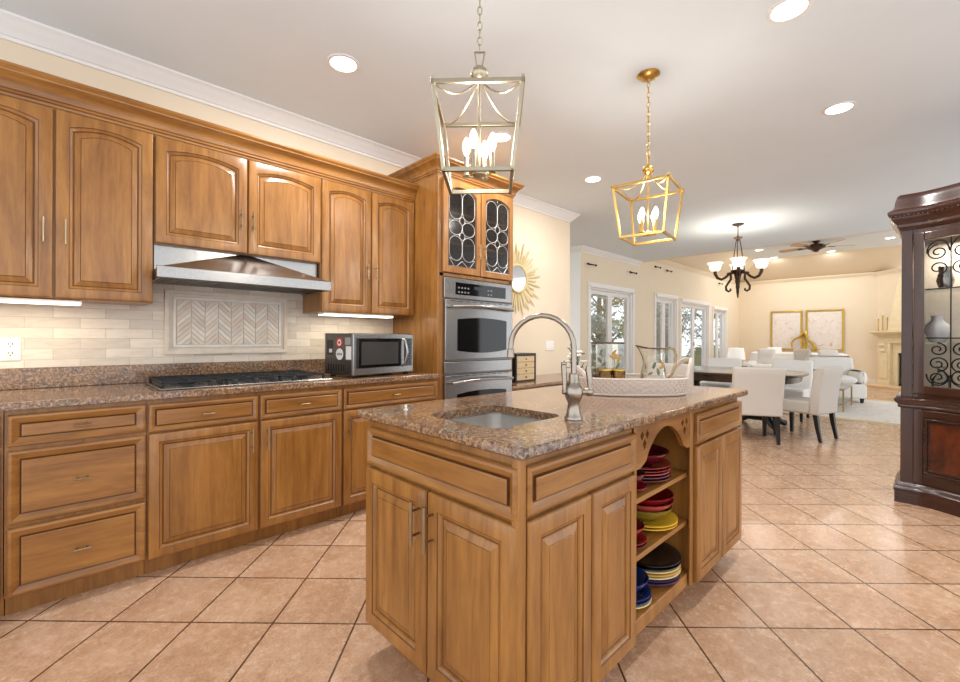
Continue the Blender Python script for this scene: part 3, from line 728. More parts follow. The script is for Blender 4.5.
L = [[(x, y, zt) for x, y in inn], [(x, y, zt) for x, y in ins(ou, .006)], [(x, y, zt - .004) for x, y in ins(ou, .0015)], [(x, y, zt - .010) for x, y in ou], [(x, y, zb2 + .005) for x, y in ou], [(x, y, zb2) for x, y in ins(ou, .006)], [(x, y, zb2) for x, y in inn], [(x, y, zt) for x, y in inn]]
m = WB(); m.loft(L, 0, False, False); m.build('slab', GRAN, t, smooth=40)
# sink, faucet, air switch
t = thing('undermount_sink', 'stainless steel undermount sink in the island', 'sink', (1.12, 1.08, .70))
def rr3(d, z, r): return [(x, y, z) for x, y in rrect(sx0 - .012 + d, sx1 + .012 - d, sy0 - .012 + d, sy1 + .012 - d, r)]
m = WB(); m.loft([rr3(0, .8835, .06), rr3(.0, .8800, .06), rr3(.012, .8800, .055), rr3(.018, .74, .05), rr3(.03, .718, .05), rr3(.06, .712, .04), rr3(.06, .709, .04), rr3(.026, .714, .05), rr3(.012, .738, .055), rr3(.006, .878, .06), rr3(0, .8780, .06)], 0, False, False)
m.v = [(x, y, min(z, .8835)) for x, y, z in m.v]
m.loft([rr3(.06, .712, .04), rr3(.06, .709, .04)]); m.build('basin', mat('sink_steel', srgb(206, 204, 200), .3, .9, var=.04), t, smooth=40)
m = WB(); m.lathe([(.045, .7122), (.044, .7145), (.03, .7145), (.026, .7128), (0, .7128)], (1.12, 1.08, 0), 20); m.build('drain', STEELD, t, smooth=40)
fx, fy = 1.254, .840; dv = Vector((-.50, .866, 0))
t = thing('gooseneck_faucet', 'brushed nickel gooseneck faucet beside the island sink', 'faucet', (fx, fy, .914))
m = MB(); m.lathe([(.030, .0005), (.031, .006), (.027, .012), (.021, .035), (.019, .055), (.027, .072), (.031, .088), (.030, .105), (.022, .118), (.017, .125), (.017, .150), (.014, .156), (.0, .156)], seg=24); m.build('base', NICK, t, smooth=45)
pts = [Vector((0, 0, .15)), Vector((0, 0, .20)), Vector((0, 0, .242))]; R = .108
for k in range(1, 15):
    a = PI * k / 14; pts.append(Vector((0, 0, .242)) + dv * (R - R * math.cos(a)) + Vector((0, 0, R * math.sin(a))))
pts.append(pts[-1] - Vector((0, 0, .006)))
m = MB(); m.tube(pts, .0092, 14); m.build('spout', NICK, t, smooth=60)
e = pts[-1]; m = MB(); m.lathe([(.0105, 0), (.012, -.003), (.012, -.018), (.013, -.024), (.013, -.030), (.010, -.032), (0, -.032)], tuple(e), 16); m.build('spray_head', NICK, t, smooth=50)
sd = Vector((.75, -.66, 0))
m = MB(); c = Vector((0, 0, .093)); m.tube([c + sd * .02, c + sd * .048], .011, 10); m.sphere(tuple(c + sd * .052), .0155, 12, 8)
m.tube([c + sd * .052, c + sd * .054 + Vector((0, 0, .035)), c + sd * .05 + Vector((0, 0, .075)), c + sd * .05 + Vector((0, 0, .088))], [.006, .009, .011, .008], 10); m.build('lever_handle', NICK, t, smooth=60)
m = MB(); c2 = c - sd * .012; m.tube([c - sd * .02, c - sd * .038], .009, 10); m.tube([c - sd * .030 + Vector((0, 0, .0)), c - sd * .034 + Vector((0, 0, .09))], [.008, .010], 10); m.sphere(tuple(c - sd * .034 + Vector((0, 0, .095))), .010, 10, 8)
m.build('side_spray', NICK, t, smooth=60)
t = MB(); t.lathe([(.008, 0), (.008, .003), (.004, .004), (.004, .012), (.0055, .013), (.0055, .019), (.0, .020)], seg=14)
o = t.build('air_switch', PLW, None, smooth=40); o.location = (.955, 1.384, .9142); tag(o, 'small white push button on the island granite near the sink', 'button')

# plates and bowls on the island shelves
CR = {k: mat('stoneware_%s' % k, srgb(*c), .12, var=.03, coat=.4) for k, c in dict(red=(128, 20, 28), maroon=(92, 20, 32), plum=(98, 52, 72), olive=(134, 116, 48), yellow=(226, 184, 52), cream=(232, 216, 160), gold=(214, 170, 84), navy=(24, 34, 76), blue=(30, 52, 116), black=(20, 20, 28), purple=(84, 40, 92), coral=(176, 70, 62)).items()}
def plate(cx, cy, z, r, col, label, kind='plate', grp='plates and bowls on the island shelves'):
    m = MB()
    if kind == 'plate': pr = [(r * .55, 0), (r * .58, .003), (r * .72, .007), (r, .016), (r * 1.0, .0195), (r * .985, .020), (r * .70, .011), (r * .62, .008), (0, .007)]
    else: pr = [(r * .45, 0), (r * .48, .005), (r * .75, .02), (r * .95, .045), (r, .056), (r * .97, .057), (r * .90, .045), (r * .66, .02), (.0, .012)]
    m.lathe(pr, seg=36); o = m.build(kind, CR[col], None, smooth=45); o.location = (cx, cy, z); tag(o, label, kind, grp); return o
def stack(cx, cy, z, where, items):
    n = len(items)
    for i, (kind, r, col, adj) in enumerate(items):
        pos = ('bottom' if i == 0 else 'top' if i == n - 1 else ['', 'second from bottom', 'third from bottom', 'fourth from bottom', 'fifth from bottom', 'sixth from bottom'][i])
        plate(cx, cy, z, r, col, '%s %s, %s of the %s' % (adj, kind, pos, where), kind)
        z += .0125 if kind == 'plate' else .026
    return z
stack(1.80, .88, .5975, 'back stack on the top island shelf', [('plate', .13, 'maroon', 'dark maroon'), ('plate', .13, 'plum', 'dusky plum'), ('plate', .128, 'coral', 'coral rimmed'), ('plate', .13, 'red', 'deep red'), ('plate', .128, 'red', 'bright red'), ('bowl', .124, 'maroon', 'wide maroon')])
stack(1.62, .832, .5975, 'small front pile on the top island shelf', [('plate', .070, 'red', 'small red'), ('bowl', .062, 'maroon', 'small maroon')])
stack(1.865, .885, .3855, 'back stack on the middle island shelf', [('plate', .138, 'yellow', 'bright yellow'), ('plate', .138, 'yellow', 'yellow'), ('bowl', .118, 'olive', 'olive green'), ('bowl', .124, 'coral', 'coral'), ('bowl', .122, 'red', 'dark red')])
stack(1.605, .842, .3855, 'front pile on the middle island shelf', [('plate', .085, 'maroon', 'dark maroon'), ('plate', .085, 'red', 'red'), ('bowl', .076, 'red', 'red')])
stack(1.885, .882, .1555, 'back stack on the bottom island shelf', [('plate', .138, 'purple', 'purple'), ('plate', .138, 'navy', 'navy blue'), ('plate', .14, 'cream', 'cream yellow'), ('plate', .14, 'gold', 'golden'), ('plate', .14, 'cream', 'pale cream'), ('plate', .142, 'black', 'black'), ('plate', .141, 'black', 'glossy black')])
stack(1.635, .858, .1555, 'front pile on the bottom island shelf', [('plate', .105, 'cream', 'cream'), ('plate', .105, 'blue', 'blue'), ('plate', .103, 'navy', 'navy'), ('bowl', .095, 'blue', 'cobalt blue')])

# ---- wicker tray and what stands in it
TCx, TCy = 2.085, 1.06; ta = math.atan2(-.69, .72)
t = thing('wicker_tray', 'white woven oval tray with raised end handles on the island', 'tray', (TCx, TCy, .9142), ta)
def ov(a, b, z, n=40, r=1.0): return [(a * math.copysign(abs(math.cos(2 * PI * k / n)) ** .8, math.cos(2 * PI * k / n)), b * math.copysign(abs(math.sin(2 * PI * k / n)) ** .8, math.sin(2 * PI * k / n)), z) for k in range(n)]
m = MB(); m.loft([ov(.256, .145, .0), ov(.260, .148, .006), ov(.272, .158, .078), ov(.266, .152, .078), ov(.254, .142, .012), ov(.24, .13, .010)], 0); m.build('basket', WICK, t, smooth=50)
for kk in range(4):        # weave: spiralling strands over the wall
    m = MB()
    for s0 in range(26):
        pts = []
        for q in range(7):
            u = q / 6; ph = 2 * PI * ((s0 + kk * .25) / 26 + (u * .055 if kk % 2 else -u * .055)); a, b = .2605 + .0125 * u, .1485 + .0105 * u
            ce, se = math.cos(ph), math.sin(ph); pts.append((a * math.copysign(abs(ce) ** .8, ce), b * math.copysign(abs(se) ** .8, se), .006 + .072 * u))
        m.tube(pts, .0026, 5)
    m.build('weave', WICK, t, smooth=60)['kind'] = 'stuff'
for z, a, b in ((.080, .27, .156), (.0068, .259, .148)):
    m = MB(); m.tube(ov(a, b, z), .006, 6, closed=True); m.build('rim', WICK, t, smooth=60)
for sg in (1, -1):
    m = MB()
    for off in (-.010, 0, .010):
        pts = []
        for k in range(11):
            v = -1 + .2 * k; pts.append((sg * (.242 + .055 * (1 - v * v)), v * .085, .082 + off * .6 + (.085 if sg > 0 else .05) * (1 - v ** 4)))
        m.tube(pts, .0068, 6)
    m.build('handle', WICK, t, smooth=60)
# pitcher
PG = glass('pitcher_glass', (.93, .92, .88, 1), .16)
t = thing('glass_pitcher', 'clear glass pitcher with gold rim and painted leaves in the wicker tray', 'pitcher', (2.15, .972, .9262), math.atan2(-.69, .72))
pr = [(.042, 0), (.056, .004), (.064, .03), (.066, .06), (.060, .10), (.050, .14), (.046, .165), (.048, .19), (.054, .212)]
m = MB(); loops = []
for r, z in pr:
    l = []
    for k in range(28):
        a = 2 * PI * k / 28; sp = max(0, -math.cos(a)) ** 4 * max(0, (z - .14) / .072); l.append(((r + .035 * sp) * math.cos(a), (r * (1 - .15 * sp)) * math.sin(a), z + .014 * sp))
    loops.append(l)
m.loft(loops, 0, True, False); bd = m.build('body', PG, t, smooth=60)
m = MB(); m.tube(loops[-1], .0026, 6, closed=True); m.build('gilded_rim', BRZ, t, smooth=60)
m = MB(); m.tube([(.05, 0, .195), (.075, 0, .215), (.10, 0, .21), (.112, 0, .18), (.108, 0, .13), (.09, 0, .08), (.064, 0, .055)], [.006, .0065, .007, .007, .0065, .006, .006], 8); m.build('handle', [glass('amber_glass', (.8, .68, .42, 1), .2)], t, smooth=60)
LEAF = mat('painted_leaf', srgb(96, 104, 74), .4, var=.3); LEAFG = mat('painted_gold_leaf', srgb(168, 124, 56), .35, .4, var=.2); PET = mat('white_petal', srgb(240, 234, 222), .6)
def leaves(parent, name, spots, rad, mt):
    m = MB()
    for a, z, s, ro in spots:
        q = []
        for k in range(10):
            th = 2 * PI * k / 10; u = math.cos(th) * s; v = math.sin(th) * s * .42; du = u * math.cos(ro) - v * math.sin(ro); dz = u * math.sin(ro) + v * math.cos(ro)
            r = rad(z + dz) + .0008; q.append((r * math.cos(a + du / r), r * math.sin(a + du / r), z + dz))
        m.loft([q, [(x * 1.012, y * 1.012, z) for x, y, z in q]])
    return m.build(name, mt, parent)
def prad(z):
    for (r0, z0), (r1, z1) in zip(pr, pr[1:]):
        if z <= z1: return r0 + (r1 - r0) * (z - z0) / (z1 - z0)
    return pr[-1][0]
leaves(t, 'painted_leaf', [(-1.9, .13, .018, 1.2), (-1.6, .10, .018, 1.7), (-2.2, .09, .014, .5), (-1.2, .15, .016, 2.0), (-.9, .11, .015, 1.0)], prad, LEAF)
leaves(t, 'painted_flower', [(-1.25, .12, .016, .3), (-1.05, .135, .014, 1.8), (-1.4, .155, .012, 1.0), (2.0, .12, .016, 1.2)], prad, LEAFG)
# tall rectangular glass caddy
t = thing('glass_caddy', 'square clear glass holder with dark rim and painted leaves in the tray', 'holder', (2.075, 1.185, .9262), ta)
m = MB(); hw, hd, hh = .072, .045, .238
m.box(-hw, hw, -hd, -hd + .003, 0, hh); m.box(-hw, hw, hd - .003, hd, 0, hh); m.box(-hw, -hw + .003, -hd + .003, hd - .003, 0, hh); m.box(hw - .003, hw, -hd + .003, hd - .003, 0, hh); m.box(-hw + .003, hw - .003, -hd + .003, hd - .003, 0, .004); m.build('body', PG, t)
m = MB(); m.tube([(-hw, -hd, hh), (hw, -hd, hh), (hw, hd, hh), (-hw, hd, hh)], .0045, 6, closed=True); m.build('rim', BRZ, t)
m = MB()
for x, z0, z1, lean in ((-.045, .06, .20, .006), (-.02, .05, .15, -.004), (.02, .05, .19, .006), (.045, .04, .16, -.006)):
    m.tube([(x, -hd - .0012, z0), (x + lean, -hd - .0012, z1)], .0014, 5)
m.build('painted_stem', LEAFG, t)
for nm, mt, sp in (('painted_leaf', LEAF, [(-.045, .19, 1.2), (-.052, .15, 2.2), (-.03, .13, .8), (.04, .12, 1.0), (.005, .09, 2.4)]), ('painted_flower', LEAFG, [(.022, .19, .9), (.030, .17, 2.0), (.048, .16, 1.3), (.012, .165, 2.4), (-.055, .09, .6)])):
    m = MB()
    for x, z, ro in sp:
        q = []
        for k in range(10):
            th = 2 * PI * k / 10; u = .017 * math.cos(th); v = .007 * math.sin(th); q.append((x + u * math.cos(ro) - v * math.sin(ro), -hd - .0006, z + u * math.sin(ro) + v * math.cos(ro)))
        m.loft([q, [(x_, y_ - .001, z_) for x_, y_, z_ in q]])
    m.build(nm, mt, t)
AMB = glass('gilt_glass', (.86, .74, .5, 1), .2)
for (x, y), lb in (((1.995, 1.148), 'gilded glass tumbler at the left of the pair by the glass holder'), ((2.04, 1.10), 'gilded glass tumbler at the right of the pair by the glass holder')):
    t = thing('glass_tumbler', lb, 'glass', (x, y, .9262), group='gilded tumblers in the tray')
    m = MB(); m.lathe([(.024, 0), (.026, .003), (.033, .105), (.0315, .105), (.024, .008), (0, .006)], seg=20); m.build('body', AMB, t, smooth=40)
    m = MB(); m.lathe([(.0335, .100), (.0338, .106), (.031, .106)], seg=20); m.build('gilded_rim', GOLD, t, smooth=40)
    leaves(t, 'painted_leaf', [(a, z, .014, a) for a, z in ((-2.6, .05), (-1.9, .07), (-1.4, .045), (-2.2, .03))], lambda z: .0265 + z * .065, LEAFG)
# flower arrangement
t = thing('flower_arrangement', 'small bunch of white blossoms and green leaves behind the faucet', 'flowers', (2.055, 1.362, .9142))
m = MB(); m.lathe([(.026, 0), (.034, .006), (.042, .05), (.036, .085), (.038, .09), (.034, .09), (.032, .06), (0, .02)], seg=20); m.build('vase', PLW, t, smooth=45)
rr = random.Random(3)
m = MB(); ml = MB(); mp = MB(); mc = MB()
for k in range(15):
    a = rr.uniform(0, 2 * PI); s = rr.uniform(.01, .065); h = rr.uniform(.10, .215) if k < 11 else rr.uniform(.19, .25)
    c = Vector((s * math.cos(a), s * math.sin(a), h)); m.tube([(0, 0, .03), (c.x * .4, c.y * .4, h * .6), tuple(c)], .0018, 5)
    if k < 10:
        for q in range(6):
            b = q * PI / 3; d = Vector((math.cos(b), math.sin(b), .35)).normalized()
            mp.sphere(tuple(c + d * .012), .0105, 8, 5, sc=(1, 1, .7))
        mc.sphere(tuple(c + Vector((0, 0, .008))), .006, 8, 5)
    for q in range(3):
        b = rr.uniform(0, 2 * PI); l = rr.uniform(.02, .034); d = Vector((math.cos(b), math.sin(b), rr.uniform(-.3, .5))); p0 = c - Vector((0, 0, rr.uniform(.0, .05)))
        sd_ = Vector((-d.y, d.x, 0)) * .35
        ml.add([tuple(p0), tuple(p0 + d * l * .5 + sd_ * l + Vector((0, 0, .004))), tuple(p0 + d * l), tuple(p0 + d * l * .5 - sd_ * l + Vector((0, 0, .004))), tuple(p0 + d * l * .5 + Vector((0, 0, -.003)))], [(0, 1, 2, 4), (0, 4, 2, 3)])
GRN = mat('green_leaf', srgb(70, 98, 52), .5, var=.3)
m.build('stems', GRN, t)['kind'] = 'stuff'; ml.build('foliage', GRN, t)['kind'] = 'stuff'; mp.build('blossoms', PET, t, smooth=60)['kind'] = 'stuff'; mc.build('blossom_centres', LEAFG, t, smooth=60)['kind'] = 'stuff'

# ================================================================== PENDANTS
def lantern(name, label, x, y, rz, metal, grp):
    t = thing(name, label, 'pendant light', (x, y, 1.80), rz, grp)
    H, a, b, w = .30, .125, .1615, .013      # height, half sides at bottom and top
    m = MB()
    for h_, z in ((a, 0), (b, H)):
        q = [(-h_, -h_, z), (h_, -h_, z), (h_, h_, z), (-h_, h_, z)]
        for i in range(4):
            A, B = Vector(q[i]), Vector(q[(i + 1) % 4]); ex = (B - A).normalized() * w / 2
            m.bar(A - ex, B + ex, w, w * 1.2)
    for sx in (-1, 1):
        for sy in (-1, 1): m.bar((sx * a, sy * a, 0), (sx * b, sy * b, H + .018), w)
    m.build('cage', metal, t, bevel=.0015)
    m = MB()
    for sx in (-1, 1):
        for sy in (-1, 1):
            pts = []
            for k in range(9):
                u = k / 8; pts.append((sx * (.008 + (b - .010) * u), sy * (.008 + (b - .010) * u), H + .088 * (1 - u) ** 2 - .024 * math.sin(PI * u)))
            m.tube(pts, .004, 6)
    m.build('curved_braces', metal, t, smooth=60)
    m = MB(); m.tube([(0, 0, .02), (0, 0, H + .10)], .0055, 8); m.lathe([(.006, H + .085), (.020, H + .095), (.034, H + .105), (.036, H + .117), (.030, H + .123), (.030, H + .134), (.014, H + .141), (.010, H + .15), (0, H + .15)], seg=18)
    m.lathe([(0, .012), (.012, .016), (.028, .022), (.030, .030), (.012, .038), (.006, .045)], seg=16)
    m.build('stem', metal, t, smooth=45)
    m = MB(); h0 = H + .15
    m.bar((-.020, 0, h0 + .055), (.020, 0, h0 + .055), .006); m.bar((-.020, 0, h0 + .055), (-.011, 0, h0), .006); m.bar((.020, 0, h0 + .055), (.011, 0, h0), .006); m.bar((-.011, 0, h0), (.011, 0, h0), .006)
    m.build('hanging_loop', metal, t)
    z = h0 + .05; k = 0; top = CZ - 1.80 - .045
    m = MB()
    while z < top:
        L, wd = .036, .0085; pts = []
        for q in range(12):
            th = 2 * PI * q / 12; u = wd * math.cos(th); v = L / 2 * math.sin(th)
            pts.append((u, 0, z + L / 2 + v) if k % 2 else (0, u, z + L / 2 + v))
        m.tube(pts, .0022, 6, closed=True); z += L - .0062; k += 1
    m.build('chain', metal, t, smooth=60)['kind'] = 'stuff'
    m = MB(); zc = CZ - 1.80; m.lathe([(.066, zc - .001), (.066, zc - .006), (.055, zc - .016), (.030, zc - .026), (.010, zc - .03), (.008, zc - .045), (0, zc - .045)], seg=28); m.build('canopy', metal, t, smooth=40)
    for q in range(4):
        an = PI / 4 + .42 + q * PI / 2; cx, cy = .055 * math.cos(an), .055 * math.sin(an)
        m = MB(); m.tube([(0, 0, .03), (cx * .5, cy * .5, .018), (cx, cy, .028)], .004, 6); m.lathe([(.014, .026), (.016, .030), (.010, .034), (.0095, .105), (0, .105)], (cx, cy, 0), 12)
        cd = m.build('candle_sleeve', metal, t, smooth=40)
        m = MB(); m.lathe([(.006, .105), (.009, .115), (.0155, .135), (.016, .145), (.012, .163), (.005, .178), (.0, .182)], (cx, cy, 0), 14); m.build('bulb', BULB, cd, smooth=60)
    light(t, (0, 0, .15), 'POINT', PENDANT_W, (1, .92, .80), .06)
    return t
PGp = 'lantern pendants over the island'
lantern('lantern_pendant', 'square lantern pendant, brass coloured paler as in cooler light, nearest the camera above the island sink', 1.195, 1.240, math.radians(-46.5), BRASS_COOL_LIT, PGp)
lantern('lantern_pendant', 'gold square lantern pendant above the far end of the island', 2.605, 1.216, math.radians(8), BRASS, PGp)

# ================================================================== RECESSED LIGHTS
def downlight(x, y, z, watts, label, grp, r=.075):
    t = thing('recessed_light', label, 'ceiling light', (x, y, z - .008), group=grp)
    m = MB(); m.lathe([(r + .018, .0075), (r + .018, .003), (r + .008, 0), (r, .002), (r, .0075)], seg=28); m.build('trim_ring', TRIMW, t, smooth=40)
    m = MB(); m.lathe([(r, .004), (r * .7, .0025), (0, .002)], seg=24); m.build('lens', LENS, t, smooth=60)
    light(t, (0, 0, -.004), 'AREA', watts, (1, .97, .93), r * 2)
G1 = 'recessed lights in the kitchen ceiling'
for x, y, lb in ((1.222, 2.423, 'lit recessed ceiling light above the wall cabinets at the left'), (2.575, .496, 'lit recessed ceiling light at the top edge right of the pendants'),
                 (3.925, .463, 'lit recessed ceiling light above the dark hutch side of the room'), (3.91, 2.40, 'small lit recessed ceiling light seen between the two pendants'), (2.57, 2.42, 'lit recessed ceiling light seen through the nearest pendant cage')):
    downlight(x, y, CZ, DOWNLIGHT_W, lb, G1)
G2 = 'recessed lights in the raised living room ceiling'
for x, y, lb in ((13.1, 3.15, 'recessed living room light just right of the chandelier canopy'), (14.6, 3.14, 'recessed living room light nearest the far wall, left of the fan'), (14.6, 1.87, 'recessed living room light under the right fan blades'), (13.6, .69, 'recessed living room light beside the dark hutch top')):
    downlight(x, y, TZ1, TRAY_W, lb, G2, .085)

# ================================================================== DARK HUTCH
HYC, HX, HXB = -.482, 4.475, 4.94        # centre line, front plane at the ends, back plane
HY0, HY1 = HYC - .65, HYC + .65
def hfx(y):
    d = abs(y - HYC); u = min(1, max(0, (.57 - d) / .42)); u = u * u * (3 - 2 * u); return HX - .175 * u
NH = 44
def houtline(o, z, back=HXB):
    q = []
    for k in range(NH + 1):
        y = HY1 + o + (HY0 - HY1 - 2 * o) * k / NH; q.append((hfx(min(HY1, max(HY0, y))) - o, y, z))
    return q + [(back, HY0 - o, z), (back, HY1 + o, z)]
t = thing('china_hutch', 'dark carved wood china hutch with curved front and iron scrolls over glass', 'china cabinet', (4.72, HYC, 0))
def hl(name, prof, mt, parent=None, sm=35):
    m = WB(); m.loft([houtline(o, z) for o, z in prof]); return m.build(name, mt, parent or t, smooth=sm)
hl('plinth', [(.03, .0), (.03, .085), (.036, .09), (.036, .105), (.026, .115), (.022, .128), (.008, .145), (.0, .15)], DKH)
hl('lower_body', [(.0, .15), (.0, .69)], DK)
hl('waist_moulding', [(0, .69), (.012, .695), (.016, .705), (.012, .715), (.026, .73), (.034, .745), (.034, .757), (.024, .765), (.004, .772), (-.004, .775)], DKH)
hl('cornice', [(-.004, 1.985), (.010, 1.99), (.014, 2.005), (.022, 2.012), (.022, 2.03), (.036, 2.045), (.05, 2.065), (.052, 2.08), (.064, 2.09), (.07, 2.105), (.07, 2.12), (.058, 2.13), (.042, 2.14), (.036, 2.16), (.03, 2.20), (.02, 2.235), (.004, 2.25)], DKH)
m = WB()       # carved rope bead under the cornice
for k in range(60):
    y = HY1 + .05 - (HY1 - HY0 + .1) * k / 59; m.sphere((hfx(min(HY1, max(HY0, y))) - .058, y, 2.085), .0085, 6, 4, sc=(1, 1.2, .9))
m.build('carved_bead', DKH, t, smooth=60)['kind'] = 'stuff'
def curved(m, y0, y1, z0, z1, f, b, n=12, mi=0):       # slab following the front curve; f, b = offsets in front of the curve
    n = max(2, int(n)); fr = []; bk = []
    for k in range(n + 1):
        y = y0 + (y1 - y0) * k / n; x = hfx(y); fr.append((x - f, y)); bk.append((x - b, y))
    pl_ = fr + bk[::-1]; m.prism(pl_, z0, z1, mi)
# upper body: sides, back, stiles and rails
m = WB(); m.box(HX + .0305, HXB, HY1 - .025, HY1 - .003, .772, 1.99); m.box(HX + .0305, HXB, HY0 + .003, HY0 + .025, .772, 1.99); m.box(HXB - .02, HXB, HY0 + .025, HY1 - .025, .772, 1.99)
for a, b in ((HY1 - .062, HY1 - .003), (HY0 + .003, HY0 + .062)): curved(m, a, b, .772, 1.99, .0, -.03, 3)
curved(m, HY0 + .062, HY1 - .062, .772, .80, .0, -.03, 40); curved(m, HY0 + .062, HY1 - .062, 1.955, 1.99, .0, -.03, 40)
m.build('upper_body', DK, t, bevel=.003)
m = WB(); m.box(HX + .03, HXB - .021, HY0 + .026, HY1 - .026, .776, .79); m.build('deck', mat('pale_lining', srgb(214, 202, 186), .6), t)
m = WB(); m.box(HXB - .026, HXB - .0205, HY0 + .026, HY1 - .026, .79, 1.985); m.build('back_lining', MATS['pale_lining'], t)
for z in (1.16, 1.55):
    m = WB(); m.box(HX + .04, HXB - .03, HY0 + .028, HY1 - .028, z, z + .008); m.build('glass_shelf', GLT, t)
IRS = []
for sg in (1, -1):
    ya, yb_ = (HY1 - .066, HYC + .004) if sg > 0 else (HY0 + .066, HYC - .004)
    m = WB(); w_ = .055 * (-sg)
    lo, hi = min(ya, yb_), max(ya, yb_)
    curved(m, lo, lo + .055, .80, 1.955, .016, -.012, 4); curved(m, hi - .055, hi, .80, 1.955, .016, -.012, 4)
    curved(m, lo + .055, hi - .055, .80, .858, .016, -.012, 26); curved(m, lo + .055, hi - .055, 1.90, 1.955, .016, -.012, 26)
    d = m.build('glass_door', DK, t, bevel=.004)
    m = WB(); curved(m, lo + .055, hi - .055, .858, 1.90, .0, -.004, 26); m.build('pane', GLH, d)
    iron = WB()
    def ip(y, z): return (hfx(y) - .006, y, z)
    def itube(pts, r=.0048): iron.tube([ip(*p) for p in pts], r, 6)
    a, b = lo + .06, hi - .06; mid = (a + b) / 2; wd = b - a
    for y in (a + wd * .27, mid, b - wd * .27): itube([(y, .86 + k * .1035) for k in range(11)], .0042)
    for z in (1.20, 1.545): itube([(a + wd * k / 10, z) for k in range(11)], .0042)
    def spiral(cy, cz, r0, turns, start, dirn):
        pts = []
        for k in range(26):
            u = k / 25; th = start + dirn * 2 * PI * turns * u; r = r0 * (1 - .78 * u); pts.append((min(b, max(a, cy + r * math.cos(th))), cz + r * math.sin(th)))
        itube(pts)
    for cy, s_ in ((a + wd * .135, 1), (mid - wd * .115, -1), (mid + wd * .115, 1), (b - wd * .135, -1)):
        r = wd * .12
        spiral(cy, 1.80, r, 1.6, PI / 2, s_); spiral(cy, 1.69, r * .9, 1.4, -PI / 2, s_)
        spiral(cy, 1.02, r, 1.6, -PI / 2, s_); spiral(cy, 1.12, r * .85, 1.4, PI / 2, -s_); spiral(cy, .925, r, 1.5, PI / 2, -s_)
        itube([(cy + r * math.cos(PI * k / 10), 1.80 + .085 * math.sin(PI * k / 10)) for k in range(11)])
        itube([(cy + r * math.cos(PI + PI * k / 10), .945 + .075 * math.sin(PI + PI * k / 10)) for k in range(11)])
    iron.build('iron_scrollwork', IRON, d, smooth=60)
    # lower door with a burl panel in a moulded frame
    m = WB()
    curved(m, lo, lo + .05, .165, .685, .014, 0, 4); curved(m, hi - .05, hi, .165, .685, .014, 0, 4); curved(m, lo + .05, hi - .05, .165, .225, .014, 0, 26); curved(m, lo + .05, hi - .05, .63, .685, .014, 0, 26)
    d = m.build('lower_door', DK, t, bevel=.005)
    m = WB()
    for q, f in ((.052, .022), (.072, .012)):
        curved(m, lo + q, lo + q + .018, .175 + q, .68 - q, f, 0, 3); curved(m, hi - q - .018, hi - q, .175 + q, .68 - q, f, 0, 3)
        curved(m, lo + q, hi - q, .175 + q, .193 + q, f, 0, 24); curved(m, lo + q, hi - q, .662 - q, .68 - q, f, 0, 24)
    m.build('panel_moulding', DKH, d, bevel=.003)
    m = WB(); curved(m, lo + .09, hi - .09, .265, .59, .006, 0, 24); m.build('burl_panel', BURL, d)
# things inside the hutch
HG = 'pieces shown inside the china hutch'
def inside(nm, prof, x, y, z, mt, lb):
    m = MB(); m.lathe(prof, seg=24); o = m.build(nm, mt, None, smooth=45); o.location = (x, y, z); tag(o, lb, nm.split('_')[-1], HG)
PORC = mat('blue_white_china', srgb(226, 228, 232), .15)
inside('ginger_vase', [(.03, 0), (.045, .01), (.07, .08), (.065, .13), (.035, .16), (.032, .19), (.04, .20), (0, .195)], 4.74, -.02, 1.1685, PORC, 'pale china vase on the middle glass shelf at the left of the hutch')
inside('crystal_decanter', [(.04, 0), (.05, .01), (.052, .10), (.02, .15), (.018, .19), (.03, .20), (0, .2)], 4.74, -.04, .7905, glass('crystal', (.9, .92, .94, 1), .2), 'clear glass decanter on the floor of the hutch at the left')
inside('silver_pitcher', [(.03, 0), (.035, .01), (.05, .07), (.035, .13), (.04, .17), (0, .165)], 4.74, -.06, 1.5585, STEEL, 'silver pitcher on the top glass shelf of the hutch')
light(t, (.05, .3, 1.93), 'AREA', 5.0, (1, .93, .82), .12); light(t, (.05, -.3, 1.93), 'AREA', 5.0, (1, .9, .75), .12)

# ================================================================== DESK COUNTER BEYOND THE OVENS
t = thing('desk_counter', 'low granite topped desk counter along the wall under the sunburst mirror', 'desk', (3.9, 2.98, 0))
m = WB(); m.box(3.003, 4.80, 2.665, Dw - .002, .722, .75); m.build('top', GRAN, t, bevel=.004)
m = WB(); m.box(3.003, 3.45, 2.70, Dw - .01, .0, .721); m.box(4.42, 4.80, 2.70, Dw - .01, 0, .721); m.box(3.45, 4.42, 2.72, 2.74, .60, .721); m.build('body', WV, t)
front(t, 'drawer', 3.01, 3.445, .56, .71, True, y=2.70); front(t, 'drawer', 3.455, 4.415, .605, .712, True, y=2.72); front(t, 'drawer', 4.425, 4.795, .56, .71, True, y=2.70)
for x, y in ((3.23, 2.68), (3.9, 2.70), (4.61, 2.68)): handle(t, (x, y, .655), .06, False)
t = thing('mini_drawer_chest', 'small black framed chest of tan drawers on the desk counter', 'drawer chest', (3.45, 2.98, .7505))
m = MB(); m.box(-.16, .16, -.10, .12, .262, .285); m.box(-.16, -.138, -.10, .12, 0, .262); m.box(.138, .16, -.10, .12, 0, .262); m.box(-.138, .138, .10, .12, 0, .262); m.box(-.138, .138, -.10, .10, 0, .012); m.build('frame', BLK, t, bevel=.003)
for k in range(4):
    m = MB(); z = .015 + k * .0615; m.box(-.136, .136, -.096, .095, z, z + .058); d = m.build('drawer', mat('tan_rattan', srgb(202, 178, 138), .6, var=.12, scale=80), t, bevel=.002)
    m = MB(); m.sphere((0, -.102, z + .029), .008, 10, 8); m.build('knob', BRZ, d, smooth=60)
